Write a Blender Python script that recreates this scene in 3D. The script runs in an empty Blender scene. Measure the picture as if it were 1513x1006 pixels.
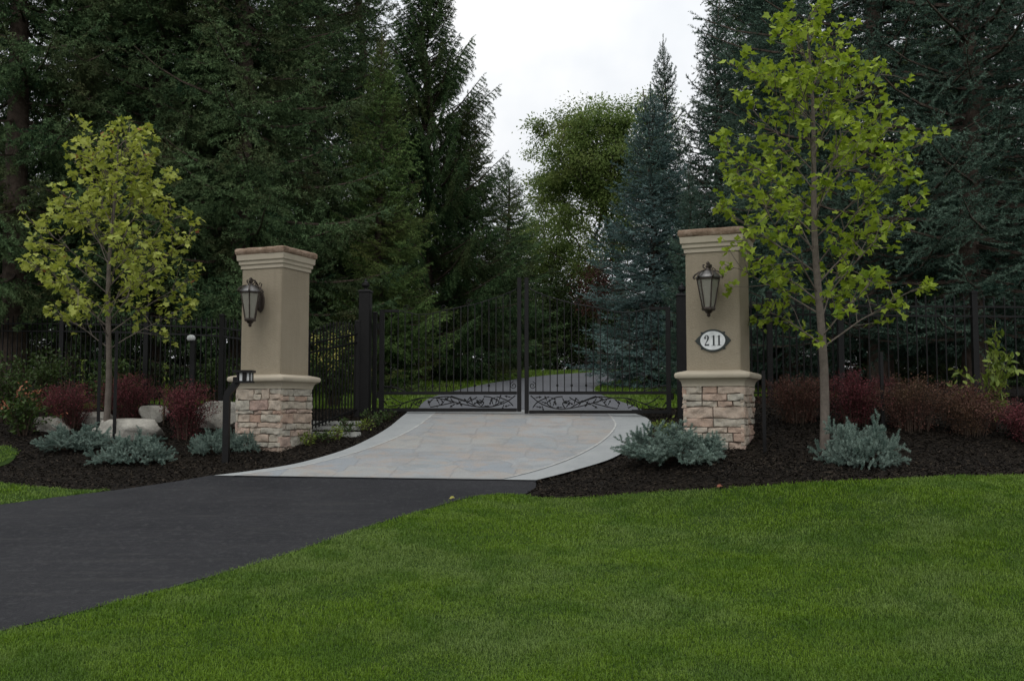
import bpy, bmesh, math, random
import numpy as np
from mathutils import Vector, Matrix
R = math.radians
random.seed(7); RNG = np.random.default_rng(7)
sc = bpy.context.scene
COL = sc.collection
EYE = 1.6
F = 1500.0; PITCH = math.atan(102 / 1500.0)
CP, SP = math.cos(PITCH), math.sin(PITCH)

# ------------------------------------------------------------------ terrain
_kx = [-80, 0, 5, 11.1, 15, 16.5, 30, 36, 46, 90, 600]
_kz = [-2.2, -1.75, -1.37, -.79, -.10, .07, 1.14, 1.35, 1.0, -1.5, -1.5]
_tx = np.arange(-100, 620, .1)
_tz = np.interp(_tx, _kx, _kz)
_ker = np.ones(13) / 13
_tz = np.convolve(np.pad(_tz, 6, mode='edge'), _ker, 'valid')

def sstep(t):
    t = np.clip(t, 0, 1)
    return t * t * (3 - 2 * t)

def ground(x, y):
    x = np.asarray(x, float); y = np.asarray(y, float)
    z = np.interp(y, _tx, _tz)
    xr = np.interp(y, [5, 8, 9.5, 10.2, 11, 12.2, 14, 15, 17], [1.5, 1.2, .7, .4, .5, 1.4, 2.1, 2.4, 2.7])
    wr = np.interp(y, [6, 9, 10.2, 11, 13], [4.5, 2.8, 1.7, 1.2, .8])
    am = np.interp(y, [0, 5, 9, 13.2, 16], [0, .1, .30, .30, .05])
    z = z + am * sstep((x - xr) / wr) + .16 * sstep((x - 2.2) / 1.5) * sstep((y - 10.2) / 1.6) * sstep((17 - y) / 2.5)
    return z + EYE

def gz(x, y): return float(ground(x, y))
def ray(px, py):
    u = (px - 756.5) / F; v = (503 - py) / F
    return np.array([u, CP - v * SP, SP + v * CP])
def at(px, py, Y):
    d = ray(px, py); t = Y / d[1]
    return Vector((d[0] * t, Y, EYE + d[2] * t))
def hit(px, py, lo=3.0, hi=40.0):
    d = ray(px, py)
    ys = np.arange(lo, hi, .02); t = ys / d[1]
    below = (EYE + d[2] * t) <= ground(d[0] * t, ys)
    i = int(np.argmax(below)) if below.any() else len(ys) - 1
    return (d[0] * t[i], ys[i])
def gx(px, Y): return (px - 756.5) / F * Y * 1.0

# ------------------------------------------------------------------ materials
MATS = {}
def nmat(name):
    m = bpy.data.materials.new(name); m.use_nodes = True
    nt = m.node_tree; b = nt.nodes['Principled BSDF']
    MATS[name] = m
    return m, nt, b
def N(nt, t, **kw):
    n = nt.nodes.new(t)
    for k, v in kw.items(): setattr(n, k, v)
    return n
def ramp(nt, src, stops):
    r = N(nt, 'ShaderNodeValToRGB'); e = r.color_ramp.elements
    while len(e) < len(stops): e.new(.5)
    for i, (p, c) in enumerate(stops):
        e[i].position = p; e[i].color = (*c, 1)
    nt.links.new(src, r.inputs[0]); return r.outputs[0]
def noise(nt, scale, detail=4, rough=.6, vec=None, out=0):
    n = N(nt, 'ShaderNodeTexNoise'); n.inputs['Scale'].default_value = scale
    n.inputs['Detail'].default_value = detail; n.inputs['Roughness'].default_value = rough
    if vec is not None: nt.links.new(vec, n.inputs['Vector'])
    return n.outputs[out]
def coords(nt, kind='Object', scale=None):
    t = N(nt, 'ShaderNodeTexCoord').outputs[kind]
    if scale:
        m = N(nt, 'ShaderNodeMapping'); m.inputs['Scale'].default_value = scale
        nt.links.new(t, m.inputs[0]); return m.outputs[0]
    return t
def geo_pos(nt): return N(nt, 'ShaderNodeNewGeometry').outputs['Position']
def mix(nt, fac, a, b, mode='MIX'):
    m = N(nt, 'ShaderNodeMix', data_type='RGBA', blend_type=mode)
    for sock, v in ((m.inputs[0], fac), (m.inputs[6], a), (m.inputs[7], b)):
        if isinstance(v, (int, float)): sock.default_value = v
        elif isinstance(v, tuple): sock.default_value = (*v, 1)
        else: nt.links.new(v, sock)
    return m.outputs[2]
def bump(nt, b, src, dist, strength=1):
    n = N(nt, 'ShaderNodeBump'); n.inputs['Distance'].default_value = dist; n.inputs['Strength'].default_value = strength
    nt.links.new(src, n.inputs['Height']); nt.links.new(n.outputs[0], b.inputs['Normal'])
def spec(b, rough, s=.5, metal=0):
    b.inputs['Roughness'].default_value = rough; b.inputs['Specular IOR Level'].default_value = s
    b.inputs['Metallic'].default_value = metal

def foliage_mat(name, lo, hi, transl=0, rough=.6, s=.3, big=None, obj_var=.0, tcol=None):
    """tint attribute (per leaf) drives lo..hi; a large noise drifts the hue towards big"""
    m, nt, b = nmat(name)
    a = N(nt, 'ShaderNodeAttribute', attribute_name='tint')
    c = mix(nt, a.outputs['Fac'], lo, hi)
    if big:
        n = noise(nt, .9, 3, .6, geo_pos(nt))
        f = N(nt, 'ShaderNodeMapRange'); f.inputs[1].default_value = .47; f.inputs[2].default_value = .72
        nt.links.new(n, f.inputs[0])
        c = mix(nt, f.outputs[0], c, big)
    if obj_var:
        oi = N(nt, 'ShaderNodeObjectInfo')
        mr = N(nt, 'ShaderNodeMapRange'); mr.inputs[3].default_value = 1 - obj_var; mr.inputs[4].default_value = 1 + obj_var
        nt.links.new(oi.outputs['Random'], mr.inputs[0])
        v = N(nt, 'ShaderNodeHueSaturation'); nt.links.new(mr.outputs[0], v.inputs['Value']); nt.links.new(c, v.inputs['Color'])
        c = v.outputs[0]
    nt.links.new(c, b.inputs['Base Color']); spec(b, rough, s)
    if transl:
        t = N(nt, 'ShaderNodeBsdfTranslucent')
        if tcol: nt.links.new(mix(nt, .5, c, tcol), t.inputs[0])
        else: nt.links.new(c, t.inputs[0])
        mx = N(nt, 'ShaderNodeMixShader'); mx.inputs[0].default_value = transl
        out = nt.nodes['Material Output']
        nt.links.new(b.outputs[0], mx.inputs[1]); nt.links.new(t.outputs[0], mx.inputs[2]); nt.links.new(mx.outputs[0], out.inputs[0])
    return m

foliage_mat('spruce_dark', (.015, .042, .020), (.155, .240, .104), s=.08, rough=.8, big=(.080, .084, .036), obj_var=.18)
foliage_mat('spruce_green', (.020, .054, .016), (.175, .270, .085), s=.08, rough=.8, big=(.150, .165, .050), obj_var=.12)
foliage_mat('spruce_norway', (.015, .042, .016), (.125, .205, .082), s=.08, rough=.8, big=(.075, .078, .030), obj_var=.1)
foliage_mat('spruce_blue', (.030, .066, .060), (.220, .315, .300), s=.1, rough=.8, big=(.085, .145, .115), obj_var=.1)
foliage_mat('spruce_grey', (.013, .034, .024), (.128, .192, .142), s=.08, rough=.8, big=(.045, .080, .058), obj_var=.15)
foliage_mat('dwarf_blue', (.065, .108, .088), (.275, .355, .300), s=.1, rough=.8)
foliage_mat('maple_leaf', (.120, .200, .018), (.400, .500, .065), transl=.45, rough=.55, s=.25, tcol=(.28, .36, .02))
foliage_mat('maple_leaf_yellow', (.200, .260, .036), (.520, .560, .140), transl=.45, rough=.55, s=.25, tcol=(.38, .40, .04))
foliage_mat('barberry_leaf', (.060, .016, .019), (.225, .066, .074), transl=.2, rough=.6, s=.15)
foliage_mat('barberry_brown', (.060, .026, .020), (.200, .095, .074), transl=.2, rough=.6, s=.15, big=(.085, .065, .028))
foliage_mat('wood_leaf', (.065, .118, .030), (.260, .345, .100), transl=.5, rough=.6, s=.15, big=(.215, .250, .075))
foliage_mat('red_leaf', (.04, .018, .012), (.10, .035, .024), transl=.25)
foliage_mat('shrub_leaf', (.022, .045, .012), (.075, .125, .026), transl=.25, rough=.5, big=(.05, .08, .02))
foliage_mat('lime_leaf', (.10, .15, .02), (.22, .28, .05), transl=.3, rough=.5)
foliage_mat('yellow_flower', (.32, .30, .06), (.60, .54, .16), transl=.3)
foliage_mat('orange_flower', (.20, .065, .035), (.42, .17, .09), transl=.25)

def simple(name, col, rough, s=.5, metal=0, var=.25, scale=8, bmp=0, bscale=60):
    m, nt, b = nmat(name)
    v = coords(nt)
    n = noise(nt, scale, 5, .65, v)
    lo = tuple(c * (1 - var) for c in col); hi = tuple(min(1, c * (1 + var)) for c in col)
    nt.links.new(ramp(nt, n, [(.3, lo), (.7, hi)]), b.inputs['Base Color']); spec(b, rough, s, metal)
    if bmp: bump(nt, b, noise(nt, bscale, 4, .7, v), bmp)
    return m
simple('black_metal', (.0085, .008, .0078), .5, .22, var=.3, scale=14)
simple('bronze_metal', (.050, .038, .030), .42, .5, .45, var=.5, scale=30, bmp=.002, bscale=50)
simple('pewter', (.16, .155, .15), .42, .5, .7, var=.35, scale=25)
simple('plain_white', (.70, .71, .70), .45)
simple('number_black', (.02, .022, .025), .5)
simple('plaque_green', (.018, .024, .02), .4)
simple('bark_spruce', (.085, .064, .050), .9, .2, var=.5, scale=9, bmp=.02, bscale=18)
simple('bark_maple', (.135, .112, .092), .85, .25, var=.3, scale=14, bmp=.006, bscale=50)
simple('bark_grey', (.085, .075, .062), .9, .2, var=.35, scale=6, bmp=.01, bscale=22)
simple('stem', (.065, .045, .033), .8, .2)
simple('boulder', (.36, .34, .295), .85, .25, var=.35, scale=5, bmp=.03, bscale=11)
simple('slab_stone', (.34, .34, .31), .8, .3, var=.25, scale=7, bmp=.008, bscale=30)
simple('mortar', (.12, .097, .08), .95, .1, var=.2, scale=20)

m, nt, b = nmat('stucco'); v = coords(nt)
c = ramp(nt, noise(nt, 2.2, 5, .6, v), [(.3, (.285, .240, .172)), (.7, (.335, .285, .208))])
st = noise(nt, 3.0, 4, .6, coords(nt, 'Object', (5, 5, .35)))
c = mix(nt, ramp(nt, st, [(.45, (0, 0, 0)), (.75, (.32, .32, .32))]), c, (.225, .19, .135))
nt.links.new(c, b.inputs['Base Color']); spec(b, .9, .2); bump(nt, b, noise(nt, 48, 6, .8, v), .012)
m, nt, b = nmat('stucco_trim'); v = coords(nt)
c = ramp(nt, noise(nt, 3, 5, .6, v), [(.3, (.385, .335, .255)), (.7, (.45, .395, .305))])
nt.links.new(c, b.inputs['Base Color']); spec(b, .85, .25); bump(nt, b, noise(nt, 110, 4, .7, v), .003)
m, nt, b = nmat('capstone'); v = coords(nt)
c = ramp(nt, noise(nt, 9, 6, .7, v), [(.3, (.15, .10, .068)), (.5, (.25, .175, .122)), (.7, (.37, .285, .215))])
nt.links.new(c, b.inputs['Base Color']); spec(b, .85, .25); bump(nt, b, noise(nt, 26, 6, .7, v), .02)
m, nt, b = nmat('ashlar'); v = coords(nt)
a = N(nt, 'ShaderNodeAttribute', attribute_name='tint')
c = ramp(nt, a.outputs['Fac'], [(0, (.42, .29, .22)), (.2, (.46, .35, .275)), (.42, (.47, .415, .335)), (.65, (.43, .405, .34)), (.85, (.48, .38, .30)), (1, (.39, .28, .235))])
n2 = ramp(nt, noise(nt, 14, 6, .75, v), [(.3, (.62, .58, .56)), (.5, (1, 1, 1)), (.72, (1.0, .92, .85))])
nt.links.new(mix(nt, 1.0, c, n2, 'MULTIPLY'), b.inputs['Base Color']); spec(b, .85, .25); bump(nt, b, noise(nt, 45, 6, .75, v), .012)

m, nt, b = nmat('asphalt'); v = geo_pos(nt)
c = ramp(nt, noise(nt, 75, 6, .9, v), [(.3, (.010, .010, .011)), (.55, (.023, .023, .025)), (.78, (.070, .070, .072))])
pt = ramp(nt, noise(nt, .9, 5, .65, v), [(.35, (.72, .74, .80)), (.65, (1.22, 1.22, 1.24))])
c = mix(nt, 1.0, c, pt, 'MULTIPLY')
mp = N(nt, 'ShaderNodeMapping'); mp.inputs['Rotation'].default_value = (0, 0, R(-52)); mp.inputs['Scale'].default_value = (.55, 5, 1)
nt.links.new(v, mp.inputs[0])
sp_ = ramp(nt, noise(nt, 16, 3, .7, v), [(.53, (0, 0, 0)), (.66, (.42, .42, .42))])
c = mix(nt, sp_, c, (.058, .058, .060))
sk = ramp(nt, noise(nt, 1.6, 6, .7, mp.outputs[0]), [(.54, (0, 0, 0)), (.72, (.6, .6, .6))])
c = mix(nt, sk, c, (.048, .047, .045))
nt.links.new(c, b.inputs['Base Color']); spec(b, .85, .22); bump(nt, b, noise(nt, 210, 3, .8, v), .006)
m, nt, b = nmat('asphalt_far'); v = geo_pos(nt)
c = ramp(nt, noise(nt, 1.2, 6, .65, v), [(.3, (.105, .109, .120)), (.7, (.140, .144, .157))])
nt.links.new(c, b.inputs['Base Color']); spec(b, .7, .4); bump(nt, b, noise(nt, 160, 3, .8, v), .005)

m, nt, b = nmat('mulch'); v = geo_pos(nt)
c = ramp(nt, noise(nt, 42, 6, .75, v), [(.32, (.006, .005, .004)), (.52, (.018, .0145, .0105)), (.75, (.048, .037, .026))])
pt = ramp(nt, noise(nt, 1.6, 4, .6, v), [(.3, (.7, .7, .72)), (.7, (1.25, 1.15, 1.08))])
nt.links.new(mix(nt, 1.0, c, pt, 'MULTIPLY'), b.inputs['Base Color']); spec(b, .95, .15); bump(nt, b, noise(nt, 30, 6, .75, v), .06)
foliage_mat('mulch_chip', (.0055, .0043, .0033), (.060, .046, .032), rough=.9, s=.15)

m, nt, b = nmat('lawn_soil'); v = geo_pos(nt)
c = ramp(nt, noise(nt, 30, 5, .7, v), [(.3, (.020, .040, .008)), (.7, (.045, .085, .015))])
nt.links.new(c, b.inputs['Base Color']); spec(b, .95, .1); bump(nt, b, noise(nt, 60, 5, .7, v), .03)
m, nt, b = nmat('lawn_far'); v = geo_pos(nt)
c = ramp(nt, noise(nt, 1.3, 6, .7, v), [(.3, (.055, .095, .012)), (.7, (.095, .145, .024))])
nt.links.new(c, b.inputs['Base Color']); spec(b, .95, .1); bump(nt, b, noise(nt, 60, 5, .7, v), .03)

# grass blades: per-blade tint, patchy wear and clumps drifting over the lawn
m, nt, b = nmat('grass_blade'); v = geo_pos(nt)
a = N(nt, 'ShaderNodeAttribute', attribute_name='tint')
c = ramp(nt, a.outputs['Fac'], [(0, (.066, .124, .006)), (.5, (.134, .236, .012)), (.85, (.200, .310, .023)), (1, (.38, .38, .17))])
pt = noise(nt, .85, 5, .62, v)
c = mix(nt, ramp(nt, pt, [(.44, (0, 0, 0)), (.62, (.6, .6, .6))]), c, (.170, .240, .070))
pt2 = noise(nt, 2.6, 4, .6, v)
c = mix(nt, ramp(nt, pt2, [(.47, (0, 0, 0)), (.62, (.65, .65, .65))]), c, (.064, .142, .007))
nt.links.new(c, b.inputs['Base Color']); spec(b, .5, .3)
t = N(nt, 'ShaderNodeBsdfTranslucent'); nt.links.new(c, t.inputs[0])
mx = N(nt, 'ShaderNodeMixShader'); mx.inputs[0].default_value = .3
nt.links.new(b.outputs[0], mx.inputs[1]); nt.links.new(t.outputs[0], mx.inputs[2]); nt.links.new(mx.outputs[0], nt.nodes['Material Output'].inputs[0])

# stamped slate apron: irregular flags of grey, blue-grey, tan and rust
m, nt, b = nmat('slate'); v = geo_pos(nt)
mp = N(nt, 'ShaderNodeMapping'); mp.inputs['Rotation'].default_value = (0, 0, R(4)); nt.links.new(v, mp.inputs[0])
wv = N(nt, 'ShaderNodeVectorMath', operation='MULTIPLY_ADD'); nz = noise(nt, 6, 3, .6, v, 1)
nt.links.new(nz, wv.inputs[0]); wv.inputs[1].default_value = (.05, .05, 0); nt.links.new(mp.outputs[0], wv.inputs[2])
vo = []
for ft in ('F1', 'F2'):
    q = N(nt, 'ShaderNodeTexVoronoi', distance='CHEBYCHEV', feature=ft); q.inputs['Scale'].default_value = 1.55; q.inputs['Randomness'].default_value = .55
    nt.links.new(wv.outputs[0], q.inputs['Vector']); vo.append(q)
df = N(nt, 'ShaderNodeMath', operation='SUBTRACT'); nt.links.new(vo[1].outputs['Distance'], df.inputs[0]); nt.links.new(vo[0].outputs['Distance'], df.inputs[1])
jt = ramp(nt, df.outputs[0], [(.012, (1, 1, 1)), (.05, (0, 0, 0))])
sr = N(nt, 'ShaderNodeSeparateColor'); nt.links.new(vo[0].outputs['Color'], sr.inputs[0])
c = ramp(nt, sr.outputs[0], [(0, (.27, .29, .295)), (.22, (.33, .34, .34)), (.42, (.29, .30, .30)), (.6, (.325, .32, .30)), (.78, (.26, .28, .295)), (1, (.36, .335, .30))])
n3 = noise(nt, 3.3, 6, .7, v)
c = mix(nt, ramp(nt, n3, [(.48, (0, 0, 0)), (.62, (.7, .7, .7))]), c, (.345, .285, .235))
n4 = noise(nt, 2.1, 6, .7, coords(nt, 'Object', (1, 1.6, 1)))
c = mix(nt, ramp(nt, n4, [(.51, (0, 0, 0)), (.64, (.6, .6, .6))]), c, (.215, .23, .235))
jm = N(nt, 'ShaderNodeMath', operation='MULTIPLY'); nt.links.new(jt, jm.inputs[0]); jm.inputs[1].default_value = .30
c = mix(nt, jm.outputs[0], c, (.20, .20, .195))
n5 = ramp(nt, noise(nt, 60, 4, .7, v), [(.3, (.85, .85, .85)), (.7, (1.1, 1.1, 1.1))])
nt.links.new(mix(nt, 1.0, c, n5, 'MULTIPLY'), b.inputs['Base Color']); spec(b, .62, .4)
h = N(nt, 'ShaderNodeMath', operation='MULTIPLY_ADD'); nt.links.new(jt, h.inputs[0]); h.inputs[1].default_value = -.2; nt.links.new(noise(nt, 9, 6, .65, v), h.inputs[2])
bump(nt, b, h.outputs[0], .02)
m, nt, b = nmat('slate_border'); v = geo_pos(nt)
c = ramp(nt, noise(nt, 3.5, 6, .7, v), [(.3, (.28, .295, .295)), (.7, (.345, .355, .35))])
nt.links.new(c, b.inputs['Base Color']); spec(b, .65, .35); bump(nt, b, noise(nt, 14, 6, .7, v), .012)
simple('joint', (.45, .45, .43), .8, .2)

m, nt, b = nmat('lantern_glass')
b.inputs['Base Color'].default_value = (.46, .44, .37, 1); spec(b, .22, .5)
b.inputs['Transmission Weight'].default_value = .55
bump(nt, b, noise(nt, 40, 3, .6, coords(nt)), .004)

# ------------------------------------------------------------------ object helpers
def link(o, parent=None):
    COL.objects.link(o)
    if parent is not None: o.parent = parent
    return o
def fastmesh(name, V, Fc, mat, parent=None, tint=None, smooth=False):
    """V (n,3) array, Fc (m,k) int array with k = 3 or 4"""
    V = np.asarray(V, np.float32); Fc = np.asarray(Fc, np.int32)
    me = bpy.data.meshes.new(name); k = Fc.shape[1]; nf = len(Fc)
    me.vertices.add(len(V)); me.vertices.foreach_set('co', V.ravel())
    me.loops.add(nf * k); me.loops.foreach_set('vertex_index', Fc.ravel())
    me.polygons.add(nf); me.polygons.foreach_set('loop_start', np.arange(0, nf * k, k, dtype=np.int32))
    me.polygons.foreach_set('loop_total', np.full(nf, k, np.int32))
    me.polygons.foreach_set('use_smooth', np.full(nf, smooth, bool))
    if tint is not None:
        at_ = me.attributes.new('tint', 'FLOAT', 'POINT'); at_.data.foreach_set('value', np.asarray(tint, np.float32))
    me.update(calc_edges=True)
    me.materials.append(MATS[mat])
    return link(bpy.data.objects.new(name, me), parent)
def tris_obj(name, T, mat, parent=None, tint=None):
    T = np.asarray(T); n = len(T)
    return fastmesh(name, T.reshape(-1, 3), np.arange(n * 3).reshape(n, 3), mat, parent, None if tint is None else np.repeat(tint, 3))

class MB:
    def __init__(s): s.v = []; s.f = []; s.t = []
    def add(s, vs, fs, tint=0):
        o = len(s.v); s.v += [tuple(p) for p in vs]; s.f += [tuple(i + o for i in f) for f in fs]; s.t += [tint] * len(vs); return s
    def box(s, c, size, rot=None):
        hx, hy, hz = size[0] / 2, size[1] / 2, size[2] / 2
        vs = [Vector((x, y, z)) for x in (-hx, hx) for y in (-hy, hy) for z in (-hz, hz)]
        if rot is not None: vs = [rot @ p for p in vs]
        c = Vector(c)
        return s.add([p + c for p in vs], [(0, 1, 3, 2), (4, 6, 7, 5), (0, 4, 5, 1), (2, 3, 7, 6), (0, 2, 6, 4), (1, 5, 7, 3)])
    def tube(s, pts, rad, n=6, cap=True, flat=None):
        pts = [Vector(p) for p in pts]; k = len(pts)
        if isinstance(rad, (int, float)): rad = [rad] * k
        up = None; rings = []
        for i in range(k):
            d = (pts[min(i + 1, k - 1)] - pts[max(i - 1, 0)]).normalized()
            if up is None:
                up = Vector((0, 0, 1)) if abs(d.z) < .9 else Vector((0, 1, 0))
            a = d.cross(up).normalized(); up = a.cross(d).normalized()
            rings.append([pts[i] + (a * math.cos(2 * math.pi * (j + .5) / n) + up * math.sin(2 * math.pi * (j + .5) / n)) * rad[i] for j in range(n)])
        vs = [p for r in rings for p in r]
        fs = [(i * n + j, i * n + (j + 1) % n, (i + 1) * n + (j + 1) % n, (i + 1) * n + j) for i in range(k - 1) for j in range(n)]
        if cap: fs += [tuple(range(n - 1, -1, -1)), tuple((k - 1) * n + j for j in range(n))]
        return s.add(vs, fs)
    def lathe(s, prof, n=12, c=(0, 0, 0), off=0):
        vs = []; k = len(prof)
        for r, z in prof:
            vs += [(c[0] + r * math.cos(2 * math.pi * (j + off) / n), c[1] + r * math.sin(2 * math.pi * (j + off) / n), c[2] + z) for j in range(n)]
        fs = [(i * n + j, i * n + (j + 1) % n, (i + 1) * n + (j + 1) % n, (i + 1) * n + j) for i in range(k - 1) for j in range(n)]
        fs += [tuple(range(n - 1, -1, -1)), tuple((k - 1) * n + j for j in range(n))]
        return s.add(vs, fs)
    def loft(s, prof, nsub=1, jit=0, rnd=None):
        """square section swept up: prof = [(half, z)]"""
        k = len(prof); n = 4 * nsub; vs = []
        cs = [(-1, -1), (1, -1), (1, 1), (-1, 1)]
        for h, z in prof:
            for q in range(4):
                (ax, ay), (bx, by) = cs[q], cs[(q + 1) % 4]
                for j in range(nsub):
                    u = j / nsub; x, y = (ax + (bx - ax) * u) * h, (ay + (by - ay) * u) * h
                    if jit and rnd: x += rnd.uniform(-jit, jit); y += rnd.uniform(-jit, jit); zz = z + rnd.uniform(-jit, jit) * .4
                    else: zz = z
                    vs.append((x, y, zz))
        fs = [(i * n + j, i * n + (j + 1) % n, (i + 1) * n + (j + 1) % n, (i + 1) * n + j) for i in range(k - 1) for j in range(n)]
        fs += [tuple(range(n - 1, -1, -1)), tuple((k - 1) * n + j for j in range(n))]
        return s.add(vs, fs)
    def prism(s, poly, y0, y1):
        """polygon in local xz pushed along y"""
        n = len(poly)
        vs = [(x, y0, z) for x, z in poly] + [(x, y1, z) for x, z in poly]
        fs = [tuple(range(n)), tuple(range(2 * n - 1, n - 1, -1))] + [(i, i + n, (i + 1) % n + n, (i + 1) % n) for i in range(n)]
        return s.add(vs, fs)
    def ribbon(s, pts, hw, y0, y1):
        """flat stroke of varying width in local xz"""
        k = len(pts); L = []; Rr = []
        for i in range(k):
            a, c = pts[max(i - 1, 0)], pts[min(i + 1, k - 1)]
            dx, dz = c[0] - a[0], c[1] - a[1]; l = math.hypot(dx, dz) or 1
            nx, nz = -dz / l, dx / l
            L.append((pts[i][0] + nx * hw[i], pts[i][1] + nz * hw[i])); Rr.append((pts[i][0] - nx * hw[i], pts[i][1] - nz * hw[i]))
        for i in range(k - 1): s.prism([L[i], Rr[i], Rr[i + 1], L[i + 1]], y0, y1)
        return s
    def build(s, name, mat, parent=None, bevel=0, smooth=None, tint=False):
        me = bpy.data.meshes.new(name); me.from_pydata(s.v, [], s.f); me.update()
        if tint:
            a = me.attributes.new('tint', 'FLOAT', 'POINT'); a.data.foreach_set('value', np.array(s.t, np.float32))
        bm = bmesh.new(); bm.from_mesh(me)
        bmesh.ops.recalc_face_normals(bm, faces=bm.faces)
        if bevel: bmesh.ops.bevel(bm, geom=[e for e in bm.edges if len(e.link_faces) == 2 and e.calc_face_angle(0) > .5], offset=bevel, segments=2, affect='EDGES', clamp_overlap=True)
        bm.to_mesh(me); bm.free()
        if smooth is not None:
            me.shade_smooth(); me.set_sharp_from_angle(angle=R(smooth))
        me.materials.append(MATS[mat])
        return link(bpy.data.objects.new(name, me), parent)
def tag(o, label, cat, group=None):
    o['label'] = label; o['category'] = cat
    if group: o['group'] = group
    return o
def thing(name, label, cat, loc=(0, 0, 0), rz=0, group=None):
    o = bpy.data.objects.new(name, None); o.empty_display_size = .2; link(o)
    o.location = loc; o.rotation_euler = (0, 0, rz)
    return tag(o, label, cat, group)
def struct(o): o['kind'] = 'structure'; return o
def stuff(o): o['kind'] = 'stuff'; return o
def copy_tree(o, parent=None):
    c = o.copy(); COL.objects.link(c)
    if parent is not None: c.parent = parent
    for ch in list(o.children): copy_tree(ch, c)
    return c

def sheet(name, poly, mat, dz, step=.25, noise_amp=0, parent=None):
    """plan polygon laid on the terrain, cut by a shared grid so every sheet follows the same surface"""
    bm = bmesh.new()
    f = bm.faces.new([bm.verts.new((x, y, 0)) for x, y in poly])
    bmesh.ops.triangulate(bm, faces=[f])
    xs = [p[0] for p in poly]; ys = [p[1] for p in poly]
    for ax, lo, hi in ((0, min(xs), max(xs)), (1, min(ys), max(ys))):
        g0 = math.ceil(lo / step) * step
        while g0 < hi:
            co = [0, 0, 0]; no = [0, 0, 0]; co[ax] = g0; no[ax] = 1
            bmesh.ops.bisect_plane(bm, geom=bm.verts[:] + bm.edges[:] + bm.faces[:], plane_co=co, plane_no=no, dist=1e-5)
            g0 += step
    for v in bm.verts: v.co.z = gz(v.co.x, v.co.y) + dz
    bmesh.ops.recalc_face_normals(bm, faces=bm.faces)
    if bm.faces and bm.faces[:][0].normal.z < 0: bmesh.ops.reverse_faces(bm, faces=bm.faces)
    me = bpy.data.meshes.new(name); bm.to_mesh(me); bm.free(); me.shade_smooth()
    me.materials.append(MATS[mat]); return link(bpy.data.objects.new(name, me), parent)

def smooth_line(pts, n=8):
    """Catmull-Rom through plan points"""
    P = [np.array(p, float) for p in pts]; out = []
    for i in range(len(P) - 1):
        p0, p1, p2, p3 = P[max(i - 1, 0)], P[i], P[i + 1], P[min(i + 2, len(P) - 1)]
        for j in range(n):
            t = j / n
            out.append(tuple(.5 * ((2 * p1) + (-p0 + p2) * t + (2 * p0 - 5 * p1 + 4 * p2 - p3) * t * t + (-p0 + 3 * p1 - 3 * p2 + p3) * t ** 3)))
    out.append(tuple(P[-1])); return out

def inpoly(x, y, poly):
    x = np.asarray(x); y = np.asarray(y); ins = np.zeros(x.shape, bool); n = len(poly)
    for i in range(n):
        (x1, y1), (x2, y2) = poly[i], poly[(i + 1) % n]
        if y1 == y2: continue
        c = ((y1 > y) != (y2 > y)) & (x < (x2 - x1) * (y - y1) / (y2 - y1) + x1)
        ins ^= c
    return ins

# ------------------------------------------------------------------ ground, drive, lawns
def make_ground():
    xs = np.concatenate([np.arange(-400, -20, 20), np.arange(-20, -10, 1), np.arange(-10, 10, .25), np.arange(10, 20, 1), np.arange(20, 401, 20)])
    ys = np.concatenate([np.arange(-60, -4, 8), np.arange(-4, 18, .25), np.arange(18, 50, .5), np.arange(50, 100, 5), np.arange(100, 601, 50)])
    X, Y = np.meshgrid(xs, ys); Z = ground(X, Y)
    V = np.stack([X, Y, Z], -1).reshape(-1, 3); nx, ny = len(xs), len(ys)
    i = np.arange((ny - 1) * nx).reshape(ny - 1, nx)[:, :-1].ravel()
    Fc = np.stack([i, i + 1, i + 1 + nx, i + nx], 1)
    return struct(fastmesh('ground', V, Fc, 'mulch', smooth=True))
make_ground()

front_edge = [hit(*p) for p in [(0, 937), (100, 912), (250, 872), (400, 829), (540, 782), (640, 752), (690, 738), (730, 732), (775, 733)]]
bed_edge = [hit(*p) for p in [(790, 737), (870, 736), (950, 731), (1100, 722), (1265, 712), (1400, 706), (1513, 704)]]
lawn_line = smooth_line([(-10, -5), (-7.2, 0), (-4.7, 3.4)] + front_edge + bed_edge + [(7.5, 10.3), (11, 10.6)], 6)
LAWN = lawn_line + [(14, 10.6), (14, -5)]
struct(sheet('lawn', LAWN, 'lawn_soil', .012))

left_edge = [hit(*p) for p in [(165, 727), (240, 716), (315, 706)]]
left_lawn_edge = [hit(0, 748), hit(80, 737)]
asph_front = smooth_line([(-10, -5), (-7.2, 0), (-4.7, 3.4)] + front_edge, 6)
apr_left = smooth_line([hit(*p) for p in [(315, 706), (380, 698), (440, 688), (500, 671), (540, 654), (575, 634), (600, 613.5)]], 6)
apr_right = smooth_line([hit(*p) for p in [(792, 713), (850, 698), (905, 680), (940, 658), (962, 638), (958, 622), (938, 613.5)]], 6)
ASPH = asph_front + [hit(792, 722), hit(792, 711.5)] + [hit(312, 704.5)] + left_edge[::-1][1:] + left_lawn_edge[::-1] + [(-7.4, 7.2), (-11, 3.2), (-15, -5)]
struct(sheet('driveway', ASPH, 'asphalt', .016))
APRON = apr_left + [(apr_left[-1][0], 15.6), (apr_right[-1][0], 15.6)] + apr_right[::-1]
inner_l = smooth_line([hit(*p) for p in [(345, 706.5), (450, 692), (530, 671), (580, 652), (618, 632), (642, 614)]], 6)
inner_r = smooth_line([hit(*p) for p in [(742, 712), (800, 697), (850, 678), (890, 655), (909, 634), (905, 622), (898, 614)]], 6)
INNER = inner_l + [(inner_l[-1][0], 15.35), (inner_r[-1][0], 15.35)] + inner_r[::-1]
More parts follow.
